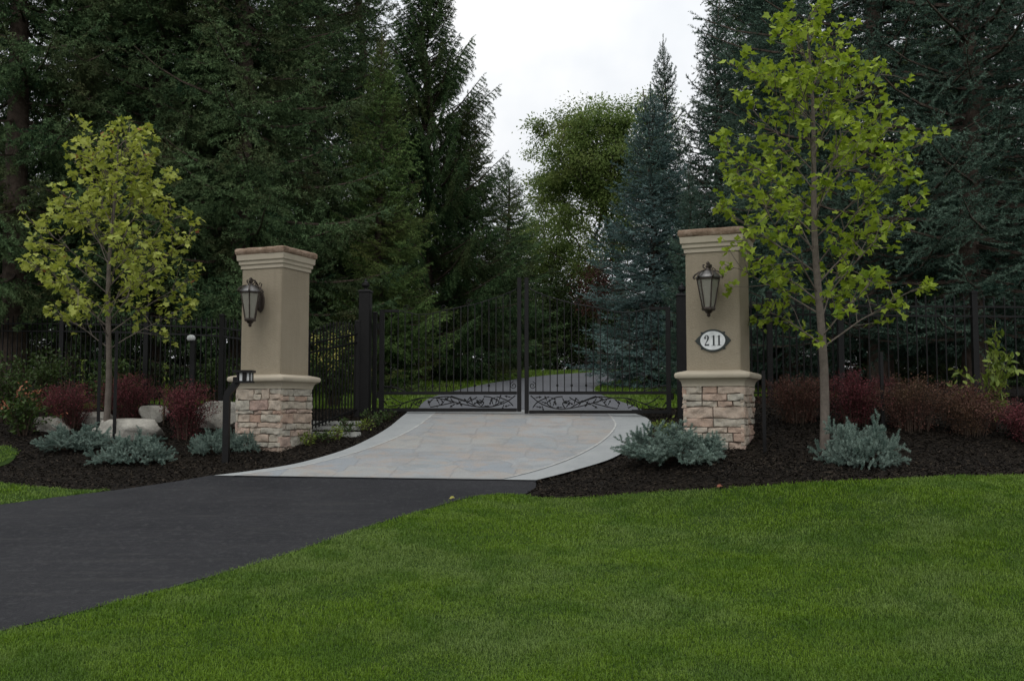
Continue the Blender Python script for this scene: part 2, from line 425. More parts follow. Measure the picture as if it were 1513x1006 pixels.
struct(sheet('driveway_apron', APRON, 'slate_border', .028))
struct(sheet('apron_paving', INNER, 'slate', .0315))
def strip(line, w):
    P = [np.array(p) for p in line]; L = []; Q = []
    for i in range(len(P)):
        d = P[min(i + 1, len(P) - 1)] - P[max(i - 1, 0)]; d = d / np.linalg.norm(d); n_ = np.array([-d[1], d[0]])
        L.append(tuple(P[i] + n_ * w)); Q.append(tuple(P[i] - n_ * w))
    return L + Q[::-1]
struct(sheet('apron_joint', strip(inner_l, .011), 'joint', .0355)); struct(sheet('apron_joint', strip(inner_r, .011), 'joint', .0355))

# left lawn tongues
LL1 = smooth_line([hit(165, 726.5), hit(90, 724), hit(40, 720), hit(0, 715)], 5) + [(-7.5, 10.6), (-11, 8.5), (-10, 3.9), (-7.6, 7.0)] + left_lawn_edge
struct(sheet('lawn', LL1, 'lawn_soil', .014))
LL2 = smooth_line([hit(0, 691), hit(16, 684), hit(26, 670), hit(14, 661), hit(0, 660)], 5) + [(-9.5, 12.7), (-9.5, 11.4)]
struct(sheet('lawn', LL2, 'lawn_soil', .014))
# far lawn and drive beyond the gate
FARL = [(-9, 15.9), (6, 15.9), (6, 21), (5.5, 33), (-3, 30.5), (-9, 29)]
struct(sheet('far_lawn', FARL, 'lawn_far', .012, .5))
fl = smooth_line([(-1.45, 15.6), (-1.45, 17.5), (-1.2, 19.5), (-.65, 22), (.1, 24.5), (1.2, 27), (3.2, 29.2), (6.5, 31), (12, 32.5)], 6)
fr = smooth_line([(2.0, 15.6), (1.75, 17.5), (1.62, 19.5), (1.8, 21.5), (2.4, 23.6), (3.6, 25.6), (5.4, 27.2), (8, 28.6), (12, 29.6)], 6)
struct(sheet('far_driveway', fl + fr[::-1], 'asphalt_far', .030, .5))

# ------------------------------------------------------------------ grass, mulch chips
def grass():
    Ts = []; tn = []
    def blades(px_, py_, h, w, base):
        n = len(px_)
        a = RNG.uniform(0, 2 * np.pi, n); lean = RNG.uniform(.35, 1.5, n)
        z = ground(px_, py_) + base
        ca, sa = np.cos(a), np.sin(a)
        b0 = np.stack([px_, py_, z], 1)
        side = np.stack([-sa, ca, np.zeros(n)], 1) * (w / 2)[:, None]
        mid = b0 + np.stack([ca * h * lean * .25, sa * h * lean * .25, h * .6], 1)
        tip = b0 + np.stack([ca * h * lean * .75, sa * h * lean * .75, h * (1.02 - .3 * lean)], 1)
        V = np.stack([b0 - side, b0 + side, mid + side * .8, mid - side * .8, tip], 1)   # 5 verts
        Ts.append(V); tn.append(np.clip(RNG.normal(.45, .17, n), 0, .93) + (RNG.random(n) < .04) * .1)
    clump = np.sin
    for (y0, y1, dens, w, poly, x0, x1) in [(4.2, 6, 17000, .0029, LAWN, -6.5, 6.4), (6, 8, 12500, .0037, LAWN, -4.5, 7.6), (8, 10, 9000, .0046, LAWN, -3, 8.8), (10, 11.2, 7500, .0055, LAWN, -2, 9.5),
                                          (6, 12, 3200, .0075, LL1, -9, -3.5), (11, 14, 3000, .008, LL2, -9, -6)]:
        n = int((x1 - x0) * (y1 - y0) * dens)
        x = RNG.uniform(x0, x1, n); y = RNG.uniform(y0, y1, n)
        k = inpoly(x + RNG.normal(0, .026, n), y + RNG.normal(0, .026, n), poly) & (np.abs(x) < y * .62 + 2.6)
        x, y = x[k], y[k]; n = len(x)
        h = RNG.uniform(.018, .036, n) * (1 + .22 * np.sin(x * 3.1 + y * 1.7) * np.sin(y * 4.3 - x * 1.1) + .22 * np.sin(x * 9.1 + 2 * np.sin(y * 5)) * np.sin(y * 11.3 + 2 * np.sin(x * 4)))
        blades(x, y, h, RNG.uniform(.7, 1.3, n) * w, .008)
    V = np.concatenate(Ts); t = np.concatenate(tn); n = len(V)
    idx = (np.arange(n) * 5)[:, None]
    q = np.concatenate([idx + np.array([[0, 1, 2]]), idx + np.array([[0, 2, 3]]), idx + np.array([[3, 2, 4]])], 0)
    stuff(fastmesh('grass', V.reshape(-1, 3), q, 'grass_blade', tint=np.repeat(t, 5)))
    # rough turf of the far lawn, seen through the bars
    x = RNG.uniform(-6, 5, 60000); y = RNG.uniform(15.9, 30, 60000)
    k = inpoly(x, y, FARL) & ~inpoly(x, y, fl + fr[::-1]); x, y = x[k], y[k]; n = len(x)
    a = RNG.uniform(0, 2 * np.pi, n); h = RNG.uniform(.03, .07, n); z = ground(x, y) + .01
    b0 = np.stack([x, y, z], 1); sd = np.stack([np.cos(a), np.sin(a), 0 * a], 1) * .012
    tp = b0 + np.stack([np.sin(a) * .03, np.cos(a) * .03, h], 1)
    stuff(tris_obj('far_grass', np.stack([b0 - sd, b0 + sd, tp], 1), 'grass_blade', tint=np.clip(RNG.normal(.6, .2, n), 0, .95)))
grass()

def chips():
    n = 230000
    x = RNG.uniform(-9.5, 10, n); y = RNG.uniform(8.8, 16, n)
    k = ~inpoly(x, y, LAWN) & ~inpoly(x, y, ASPH) & ~inpoly(x, y, APRON) & ~inpoly(x, y, LL1) & ~inpoly(x, y, LL2) & (np.abs(x) < y * .56 + 2)
    x, y = x[k], y[k]; n = len(x)
    l = RNG.uniform(.006, .022, n) * (1 + (RNG.random(n) < .06) * 1.2); w = RNG.uniform(.0025, .007, n)
    a = RNG.uniform(0, 2 * np.pi, n); t = RNG.uniform(-.5, .5, n); r = RNG.uniform(-.7, .7, n)
    d = np.stack([np.cos(a) * np.cos(t), np.sin(a) * np.cos(t), np.sin(t)], 1) * l[:, None]
    s = np.stack([-np.sin(a) * np.cos(r), np.cos(a) * np.cos(r), np.sin(r)], 1) * w[:, None]
    c = np.stack([x, y, ground(x, y) + RNG.uniform(.004, .022, n)], 1)
    V = np.stack([c - d - s, c + d - s, c + d + s, c - d + s], 1)
    stuff(fastmesh('mulch_chips', V.reshape(-1, 3), np.arange(4 * n).reshape(n, 4), 'mulch_chip', tint=np.repeat(np.clip(RNG.beta(1.3, 3.5, n) + (RNG.random(n) < .012) * .6, 0, 1.6), 4)))
chips()

# ------------------------------------------------------------------ foliage generators
def unit(a): return a / np.maximum(np.linalg.norm(a, axis=-1, keepdims=True), 1e-9)
def needles(P0, D, Ln, tn, sp, nl, nw, rng, fwd=.6, up=0.0):
    """needle triangles along twig segments"""
    cnt = np.maximum((Ln / sp).astype(int), 2)
    i = np.repeat(np.arange(len(Ln)), cnt); n = len(i)
    u = rng.random(n)
    pos = P0[i] + D[i] * (Ln[i] * u)[:, None]
    q = rng.normal(size=(n, 3)); q[:, 2] += up
    q -= D[i] * np.sum(q * D[i], 1, keepdims=True); q = unit(q)
    nd = unit(D[i] * fwd + q * (1 - .35 * fwd)) * (nl * rng.uniform(.7, 1.2, n))[:, None]
    w = unit(np.cross(nd, rng.normal(size=(n, 3)))) * nw * .5
    T = np.stack([pos - w, pos + w, pos + nd], 1)
    return T, np.clip(tn[i] + rng.normal(0, .13, n), 0, 1)

def branch_proto(L, rng, hang=.15, sp=.02, nl=.055, nw=.014, sag=.16, lift=.2, tw_sp=.085, wid=.42, twl=.075, vert=.16):
    """one conifer bough along +x: needle triangles, tints and the wood axis"""
    s = np.arange(.10, .985, tw_sp / L); s = np.clip(s + rng.uniform(-.3, .3, len(s)) * tw_sp / L, .05, .99)
    s = np.repeat(s, 2); side = np.tile([1., -1.], len(s) // 2)
    ax = lambda q: np.stack([L * q, .04 * L * np.sin(q * 5), L * (-sag * q + lift * q ** 2.4)], -1)
    tan = unit(ax(s + .01) - ax(s - .01))
    l = (wid * L * (1 - s) ** .75 + .11) * rng.uniform(.6, 1.15, len(s)) * np.minimum(1, .35 + s / .3)
    ang = rng.uniform(.72, 1.05, len(s))
    sd = np.stack([0 * s, side, 0 * s], -1)
    D = unit(tan * np.cos(ang)[:, None] + sd * np.sin(ang)[:, None] + np.stack([0 * s, 0 * s, rng.normal(.02, vert, len(s)) - hang], -1))
    P0 = ax(s); tn = rng.uniform(.1, .8, len(s))
    segP = [P0]; segD = [D]; segL = [l]; segT = [tn]
    # side twiglets
    cnt = np.maximum((l / twl).astype(int), 1); i = np.repeat(np.arange(len(l)), cnt); m = len(i)
    u = rng.uniform(.15, 1, m); p = P0[i] + D[i] * (l[i] * u)[:, None]
    lat = unit(np.cross(D[i], np.array([0, 0, 1.]))) * rng.choice([-1., 1.], m)[:, None]
    d2 = unit(D[i] * .75 + lat * .65 + np.stack([0 * u, 0 * u, rng.normal(.08, .22, m) - hang * 1.6], -1))
    segP.append(p); segD.append(d2); segL.append((.06 + .22 * l[i] * (1.1 - u)) * rng.uniform(.7, 1.2, m)); segT.append(np.clip(tn[i] + rng.normal(.1, .15, m), 0, 1))
    # the leader
    q = np.linspace(.25, .97, 14); segP.append(ax(q)); segD.append(unit(ax(q + .03) - ax(q))); segL.append(np.full(14, L * .055)); segT.append(np.full(14, .5))
    T, t = needles(np.concatenate(segP), np.concatenate(segD), np.concatenate(segL), np.concatenate(segT), sp, nl, nw, rng)
    return T, t, ax(np.linspace(0, .92, 6))

def conifer(name, label, seed, H, Rad, base, mat, hang=.15, sp=.022, nl=.055, nw=.014, gap=.38, nb=7, shape=.85, sag=.16, lift=.2, trunk_r=.16, tw_sp=.085, low=0.0, sparse=0.0, top_up=.55, wid=.42, rise=0.0, twl=.075, vert=.16, group=None):
    rng = np.random.default_rng(seed); rd = random.Random(seed)
    lens = [.45, .9, 1.5, 2.2, 3.0]
    protos = [[branch_proto(L, rng, hang, sp, nl, nw, sag, lift, tw_sp, wid, twl, vert) for _ in range(2)] for L in lens]
    Ts = []; ts = []; wood = MB()
    h = base
    while h < H - .15:
        t = (h - base) / (H - base)
        rmax = Rad * max(.02, (1 - t)) ** shape * (1 - .25 * max(0, .12 - t) / .12)
        a0 = rng.uniform(0, 6.28)
        n = nb if rmax > .5 else max(4, nb - 2)
        for k in range(n):
            if rng.random() < sparse: continue
            L = max(.22, rmax * rng.uniform(.68, 1.12))
            ci = int(np.argmin([abs(L - q) for q in lens])); T, tt, ax = protos[ci][rng.integers(2)]
            s = L / lens[ci]
            yaw = a0 + 2 * math.pi * k / n + rng.uniform(-.3, .3)
            pit = np.interp(t, [0, .35, .7, 1], [-.16 - low, .0, .22, top_up + .35]) + rise + rng.uniform(-.12, .12)
            M = np.array(Matrix.Rotation(yaw, 3, 'Z') @ Matrix.Rotation(-pit, 3, 'Y') @ Matrix.Rotation(rng.uniform(-.35, .35), 3, 'X')) * s
            o = np.array([0, 0, h + rng.uniform(-.15, .15)])
            Ts.append(T @ M.T + o); ts.append(np.clip(tt + rng.normal(0, .18), 0, 1))
            w = ax @ M.T + o
            wood.tube(w, [max(.006, .022 * L ** .7 * (1 - .85 * q)) for q in np.linspace(0, 1, len(w))], 4, False)
        h += gap * (1 - .45 * t) * rng.uniform(.8, 1.2)
    # leader shoot
    T, tt = needles(np.array([[0, 0, H - .6]]), np.array([[0, 0, 1.]]), np.array([.75]), np.array([.5]), sp * .3, nl, nw, rng)
    Ts.append(T); ts.append(tt)
    root = thing(name, label, 'tree', group=group)
    wood.tube([(rd.uniform(-.02, .02) * z, rd.uniform(-.02, .02) * z, z) for z in np.linspace(-.3, H, 12)], [max(.012, trunk_r * (1 - q) ** .8 * (1.25 if q == 0 else 1)) for q in np.linspace(0, 1, 12)], 10)
    wood.build('trunk', 'bark_spruce', root, smooth=50)
    tris_obj('crown', np.concatenate(Ts), mat, root, np.concatenate(ts))
    return root

# maple leaf outline: five pointed lobes as a fan from the stalk
_lf = [(0, 0), (.30, -.10), (.52, .08), (.42, .20), (.62, .46), (.30, .50), (.22, .62), (0, 1.0), (-.22, .62), (-.30, .50), (-.62, .46), (-.42, .20), (-.52, .08), (-.30, -.10)]
_lfv = np.array([(x, y, .10 * abs(x) - .12 * y * y) for x, y in _lf])
_lft = np.array([(0, i, i + 1) for i in range(1, len(_lf) - 1)])
_ov = np.array([(0, 0, 0), (.2, .3, .04), (.22, .6, .02), (0, 1, -.1), (-.22, .6, .02), (-.2, .3, .04)])
_ovt = np.array([(0, 1, 2), (0, 2, 3), (0, 3, 4), (0, 4, 5)])
def leaves(pos, dirs, size, rng, tmpl='maple', droop=.35, tint=None, flat=.9):
    """leaf per position pointing along dirs (outward, sagging), face roughly up"""
    tv, tf = (_lfv, _lft) if tmpl == 'maple' else (_ov, _ovt)
    n = len(pos)
    d = unit(dirs + rng.normal(0, .45, (n, 3)) + np.array([0, 0, -droop]))
    up = np.array([0, 0, 1.]) * flat + rng.normal(0, .55, (n, 3))
    s = unit(np.cross(d, up)); u = np.cross(s, d)
    sz = size * rng.uniform(.6, 1.2, n)
    V = pos[:, None, :] + sz[:, None, None] * (tv[None, :, 0:1] * s[:, None] + tv[None, :, 1:2] * d[:, None] + tv[None, :, 2:3] * u[:, None])
    k = len(tv)
    Fc = (np.arange(n) * k)[:, None, None] + tf[None]
    t = rng.uniform(0, 1, n) if tint is None else tint
    return V.reshape(-1, 3), Fc.reshape(-1, 3), np.repeat(t, k)

def young_maple(label, loc, seed, H, fork, trunk_r, env, leaf, mat, nlimb=26, lean=(0, 0), per=7, orange=0):
    """env(h) gives the crown radius at height h"""
    rng = np.random.default_rng(seed); root = thing('maple_tree', label, 'tree', loc, 0, 'young maples beside the gate pillars')
    wood = MB(); zs = np.linspace(-.25, H * .93, 14)
    tx = lambda z: np.array([lean[0] * z / H + .025 * math.sin(z * 2.1), lean[1] * z / H + .02 * math.cos(z * 1.7), z])
    wood.tube([tx(z) for z in zs], [max(.006, trunk_r * (1 - max(0, z) / H) ** .7) * (1.15 if z < 0 else 1) for z in zs], 9)
    tips = []; dirs = []
    for i in range(nlimb):
        h = fork + (H * .93 - fork) * (i / nlimb) ** .95 + rng.uniform(-.06, .06)
        az = i * 2.39996 + rng.uniform(-.4, .4)
        out = np.array([math.cos(az), math.sin(az), 0])
        hr = (h - fork) / (H - fork)
        el = .62 + .35 * hr + rng.uniform(-.12, .12)
        # limb grows until it meets the crown envelope
        L = .15
        while L < 3 and L * math.cos(el) < env(min(H, h + L * math.sin(el))) and h + L * math.sin(el) < H: L += .04
        L *= rng.uniform(.82, 1.05)
        p0 = tx(h); pts = []
        for q in np.linspace(0, 1, 6):
            sagv = -.10 * L * q * q * (1 - hr)
            pts.append(p0 + out * (L * q * math.cos(el)) + np.array([0, 0, L * q * math.sin(el) + sagv]) + rng.normal(0, .012, 3) * q)
        r0 = max(.005, trunk_r * .21 * (1 - hr) ** .6)
        wood.tube(pts, [r0 * (1 - .75 * q) for q in np.linspace(0, 1, 6)], 5)
        pts = np.array(pts)
        nt_ = max(3, int(L / .115))
        for j in range(nt_):
            q = .28 + .72 * (j + rng.random() * .6) / nt_; q = min(q, 1)
            b = np.array([np.interp(q, np.linspace(0, 1, 6), pts[:, a]) for a in range(3)])
            dd = unit(out * .6 + np.array([0, 0, math.sin(el)]) + rng.normal(0, .62, 3))
            l = rng.uniform(.14, .46) * (1.15 - .45 * q)
            e = b + dd * l
            wood.tube([b, b + dd * l * .5 + rng.normal(0, .01, 3), e], [.006, .0045, .0025], 4, False)
            for u in ([.5, .8, 1.0] if l > .2 else [.7, 1.0]):
                k = rng.integers(per - 2, per + 2) if u == 1.0 else rng.integers(0, max(2, per - 3))
                for _ in range(k):
                    tips.append(b + dd * l * u + rng.normal(0, .042, 3)); dirs.append(unit(dd * .4 + rng.normal(0, 1, 3) * np.array([1, 1, .55])))
    tips = np.array(tips); dirs = np.array(dirs)
    wood.build('trunk', 'bark_maple', root, smooth=60)
    V, Fc, t = leaves(tips, dirs, leaf, rng)
    fastmesh('crown', V, Fc, mat, root, t)
    if orange:
        k = rng.choice(len(tips), orange, False)
        V, Fc, t = leaves(tips[k] + .01, dirs[k], leaf, rng); fastmesh('turning_leaves', V, Fc, 'orange_flower', root, t)['label'] = 'few leaves already turned orange'
    return root

def broad_tree(name, label, loc, seed, cc, cr, ncl, per, leaf, mat, fork=1.2, lean=(0, 0), clump=.24, group=None, bark='bark_grey', low_thin=.0):
    """crown of leaf clumps inside a lumpy ellipsoid (centre cc, radii cr), every clump carried by a twig grown from the nearest limb"""
    rng = np.random.default_rng(seed); root = thing(name, label, 'tree', loc, 0, group)
    cc = np.array(cc, float); cr = np.array(cr, float)
    base = np.array([0, 0, -.25]); top = cc + np.array([0, 0, -.15 * cr[2]])
    nodes = []; par = []; plen = []
    for q in np.linspace(0, 1, 9):
        p = base + (top - base) * q + np.array([lean[0] * math.sin(q * 3.1), lean[1] * math.sin(q * 3.1), 0]); nodes.append(p); par.append(len(nodes) - 2); plen.append(np.linalg.norm(top - base) * q)
    cl = []
    while len(cl) < ncl:
        v = unit(rng.normal(size=3)); lump = 1 + .16 * math.sin(v[0] * 4 + seed) * math.sin(v[2] * 5 + 1) + .10 * math.sin(v[1] * 7 + v[0] * 6)
        p = v * rng.random() ** .42 * lump
        if p[2] < -.1 and rng.random() < low_thin: continue
        cl.append(cc + p * cr)
    cl = np.array(cl); cl = cl[np.argsort(np.linalg.norm((cl - (cc - [0, 0, .6 * cr[2]])) , axis=1))]
    ends = []
    for p in cl:
        A = np.array(nodes[2:]); d = np.linalg.norm(A - p, axis=1) + np.maximum(0, A[:, 2] - p[2] + .15) * 1.0 + .42 * np.array(plen[2:])
        k = int(np.argmin(d)) + 2; a = nodes[k]; L = np.linalg.norm(p - a); prev = k
        for q in ([.35, .7, 1] if L > .7 else [.5, 1]):
            nodes.append(a + (p - a) * q + rng.normal(0, .035, 3) * L * (q < 1) + np.array([0, 0, .05 * L * math.sin(q * 3.14)])); par.append(prev); plen.append(plen[prev] + np.linalg.norm(nodes[-1] - nodes[prev])); prev = len(nodes) - 1
        ends.append(prev)
    w = np.zeros(len(nodes))
    for e in ends: w[e] += 1
    for k in range(len(nodes) - 1, 0, -1): w[par[k]] += w[k]
    r = .0075 * np.maximum(w, .5) ** .46
    wood = MB()
    for k in range(1, len(nodes)):
        ra = min(r[par[k]], r[k] * 1.25) if par[k] > 8 else r[par[k]] if k < 9 else r[k] * 1.2
        wood.tube([nodes[par[k]], nodes[k]], [ra, r[k]], 7 if r[k] > .04 else 4, False)
    wood.build('trunk', bark, root, smooth=60)
    P = np.array([nodes[e] for e in ends]); n = len(P)
    pos = np.repeat(P, per, 0) + rng.normal(0, 1, (n * per, 3)) * np.array([1, 1, .62]) * clump * np.repeat(rng.uniform(.6, 1.3, n), per)[:, None]
    tn = np.clip(np.repeat(rng.uniform(.1, .8, n), per) + rng.normal(0, .18, n * per), 0, 1)
    V, Fc, t = leaves(pos, unit(pos - np.repeat(P, per, 0) + rng.normal(0, .05, pos.shape)), leaf, rng, 'oval', .3, tn)
    fastmesh('crown', V, Fc, mat, root, t)
    return root

def dwarf_spruce(seed, n=150, w=.55, h=.42):
    rng = np.random.default_rng(seed); root = thing('dwarf_spruce', '', 'shrub')
    P = []; D = []; L = []; T = []; wood = MB()
    for i in range(n):
        az = rng.uniform(0, 2 * np.pi); el = np.arcsin(rng.uniform(.02, .98)) * .9
        irr = (1 + .20 * math.sin(az * 3 + seed) + .10 * math.sin(az * 7 + seed)) * rng.uniform(.62, 1.08)
        tip = np.array([math.cos(az) * math.cos(el) * w * irr, math.sin(az) * math.cos(el) * w * irr, .05 + math.sin(el) * h * irr])
        b = tip * np.array([.12, .12, .1]) + np.array([0, 0, .02]); d = unit(tip - b); l = np.linalg.norm(tip - b)
        wood.tube([b, b + d * l * .9], [.006, .003], 4, False)
        t0 = rng.uniform(.15, .6); out = unit(d + np.array([0, 0, .25]))
        P.append(tip - out * .11); D.append(out); L.append(.15); T.append(t0 + .3)
        for j in range(6):
            u = rng.uniform(.55, .98); lat = unit(rng.normal(0, 1, 3) * np.array([1, 1, .5]) + np.array([0, 0, .1])); lat = unit(lat - d * np.dot(lat, d))
            d2 = unit(d * .7 + lat * .8 + np.array([0, 0, .15])); P.append(b + d * l * u); D.append(d2); L.append(rng.uniform(.08, .15)); T.append(np.clip(t0 + rng.uniform(-.15, .5), 0, 1))
    A, t = needles(np.array(P), np.array(D), np.array(L), np.array(T), .00065, .023, .0042, rng, .35)
    wood.build('stems', 'stem', root); tris_obj('needles', A, 'dwarf_blue', root, t)
    return root

def stem_shrub(name, label, cat, loc, seed, h, w, mat, nst=70, leaf=.022, per=70, arch=.5, group=None, tmpl='oval', leafy=.12, start=.15, flower=None, nfl=0, fl_size=.03, foot=.15):
    """arching stems from a crown at the soil with small leaves along them"""
    rng = np.random.default_rng(seed); root = thing(name, label, cat, loc, rng.uniform(0, 6.28), group)
    wood = MB(); pos = []; dr = []; ends = []
    for i in range(nst):
        az = rng.uniform(0, 2 * np.pi); rr = w * math.sqrt(rng.random()) * rng.uniform(.7, 1.1); hh = h * rng.uniform(.6, 1.08) * (1 - .35 * (rr / w) ** 2)
        e = np.array([math.cos(az) * rr, math.sin(az) * rr, hh]); b = np.array([math.cos(az) * rr * foot, math.sin(az) * rr * foot, -.04])
        c = np.array([e[0] * max(.35, foot), e[1] * max(.35, foot), hh * (.75 + .3 * arch)])
        q = np.linspace(0, 1, 7)[:, None]; pts = (1 - q) ** 2 * b + 2 * q * (1 - q) * c + q * q * e
        wood.tube(pts, [.0045 - .003 * a for a in np.linspace(0, 1, 7)], 4, False); ends.append(e)
        m = rng.poisson(per)
        u = start + (1 - start) * rng.random(m) ** .8; P = np.stack([np.interp(u, np.linspace(0, 1, 7), pts[:, a]) for a in range(3)], 1)
        pos.append(P + rng.normal(0, leafy * .35, (m, 3)) * np.array([1, 1, .7])); dr.append(rng.normal(0, 1, (m, 3)) + unit(e) * .7)
    pos = np.concatenate(pos); dr = np.concatenate(dr); k = pos[:, 2] > .0; pos, dr = pos[k], dr[k]
    wood.build('stems', 'stem', root)
    V, Fc, t = leaves(pos, unit(dr), leaf, rng, tmpl, .1)
    fastmesh('leaves', V, Fc, mat, root, t)
    if flower:
        E = np.array(ends); k = rng.choice(len(E), min(nfl, len(E)), False); fp = []
        for e in E[k]: fp.append(e + rng.normal(0, fl_size * .9, (16, 3)) + np.array([0, 0, .02]))
        fp = np.concatenate(fp); V, Fc, t = leaves(fp, rng.normal(0, 1, fp.shape) + [0, 0, .8], fl_size, rng, 'oval', 0); fastmesh('blossoms', V, Fc, flower, root, t)
    return root

def on(px, Y, dz=0.0):
    x = gx(px, Y); return (x, Y, gz(x, Y) + dz)

# ------------------------------------------------------------------ pillars
PHI = R(-22.5)
def stones(h, half, seed):
    """irregular ashlar: four faces of rough rounded blocks round a mortar core"""
    rng = random.Random(seed); m = MB()
    for face in range(4):
        Mr = Matrix.Rotation(face * math.pi / 2, 3, 'Z')
        z = 0; row = 0
        while z < h - .02:
            ch = min(rng.choice([.05, .065, .08, .10, .13]), h - z)
            if h - z - ch < .045: ch = h - z
            x = -half
            while x < half - .01:
                wd = rng.choice([.12, .17, .22, .28, .34])
                if half - x - wd < .09: wd = half - x
                parts = [(z, ch)]
                if ch > .11 and wd < .22 and rng.random() < .45: parts = [(z, ch * .52), (z + ch * .52, ch * .48)]
                for (zz, hh) in parts:
                    nx, ny = max(4, int(wd / .022)) + 2, max(3, int(hh / .018)) + 2; g = .0012; vs = []
                    us = [0, .006 / wd] + list(np.linspace(.016 / wd, 1 - .016 / wd, nx - 3)) + [1 - .006 / wd, 1]; vv = [0, .005 / hh] + list(np.linspace(.014 / hh, 1 - .014 / hh, ny - 3)) + [1 - .005 / hh, 1]
                    ph = [rng.uniform(0, 6) for _ in range(4)]; pr = rng.uniform(.010, .032)
                    for j in range(ny + 1):
                        for i in range(nx + 1):
                            u, v = us[i], vv[j]
                            e = min(min(u, 1 - u) * wd, min(v, 1 - v) * hh)
                            dep = pr * min(1, (e / .006)) ** .5 if e > 0 else -.02
                            dep += (.007 * math.sin(u * 7 + ph[0]) * math.sin(v * 5 + ph[1]) + rng.uniform(-.0055, .0055)) if e > 0 else 0
                            wob = .005 * math.sin(u * 4 + ph[2]) if 0 < v < 1 else .004 * math.sin(u * 3 + ph[3])
                            vs.append(Mr @ Vector((x + g + u * (wd - 2 * g), -(half - .022 + dep), zz + g + v * (hh - 2 * g) + wob)))
                    fs = [(j * (nx + 1) + i, j * (nx + 1) + i + 1, (j + 1) * (nx + 1) + i + 1, (j + 1) * (nx + 1) + i) for j in range(ny) for i in range(nx)]
                    m.add(vs, fs, rng.random())
                x += wd
            z += ch; row += 1
    return m
def pillar(label, px, Y, seed):
    x = gx(px, Y); zb = gz(x, Y); e = EYE - zb
    p = thing('gate_pillar', label, 'pillar', (x, Y, zb), PHI, 'stone and stucco entrance pillars')
    rd = random.Random(seed)
    zl = e + .262
    st = stones(zl + .25, .345, seed)
    st.v = [(a, b_, c - .25) for a, b_, c in st.v]
    sb = st.build('stone_base', 'ashlar', p, smooth=60, tint=True)
    MB().box((0, 0, zl / 2 - .13), (.645, .645, zl + .25)).build('mortar_core', 'mortar', sb)
    MB().loft([(.335, zl), (.350, zl), (.350, zl + .018), (.362, zl + .055), (.385, zl + .078), (.392, zl + .082), (.412, zl + .092), (.421, zl + .112), (.420, zl + .135), (.410, zl + .150), (.39, zl + .158), (.29, zl + .182)]).build('ledge', 'stucco_trim', p, smooth=35)
    zs = e + 1.79
    MB().loft([(.305, zl + .170), (.305, zs)]).build('shaft', 'stucco', p, bevel=.008, smooth=40)
    MB().loft([(.29, zs - .006), (.318, zs - .006), (.318, zs + .035), (.324, zs + .042), (.336, zs + .05), (.336, zs + .085), (.342, zs + .092), (.354, zs + .102), (.356, zs + .14), (.360, zs + .172), (.30, zs + .172)]).build('cornice', 'stucco_trim', p, smooth=25)
    MB().loft([(.30, zs + .173), (.362, zs + .174), (.372, zs + .19), (.378, zs + .215), (.374, zs + .24), (.362, zs + .252), (.345, zs + .258), (.20, zs + .272)], 9, .007, rd).build('capstone', 'capstone', p, smooth=50)
    p['_e'] = e
    return p, e, zl, zs
pl, eL, zlL, zsL = pillar('tan stucco pillar on pinkish stone left of the gate, behind the bent path light', 406, 13.05, 3)
pr, eR, zlR, zsR = pillar('tan stucco pillar bearing the 211 house number plaque, right of the gate', 1062, 11.7, 11)
for q in (pl, pr): del q['_e']

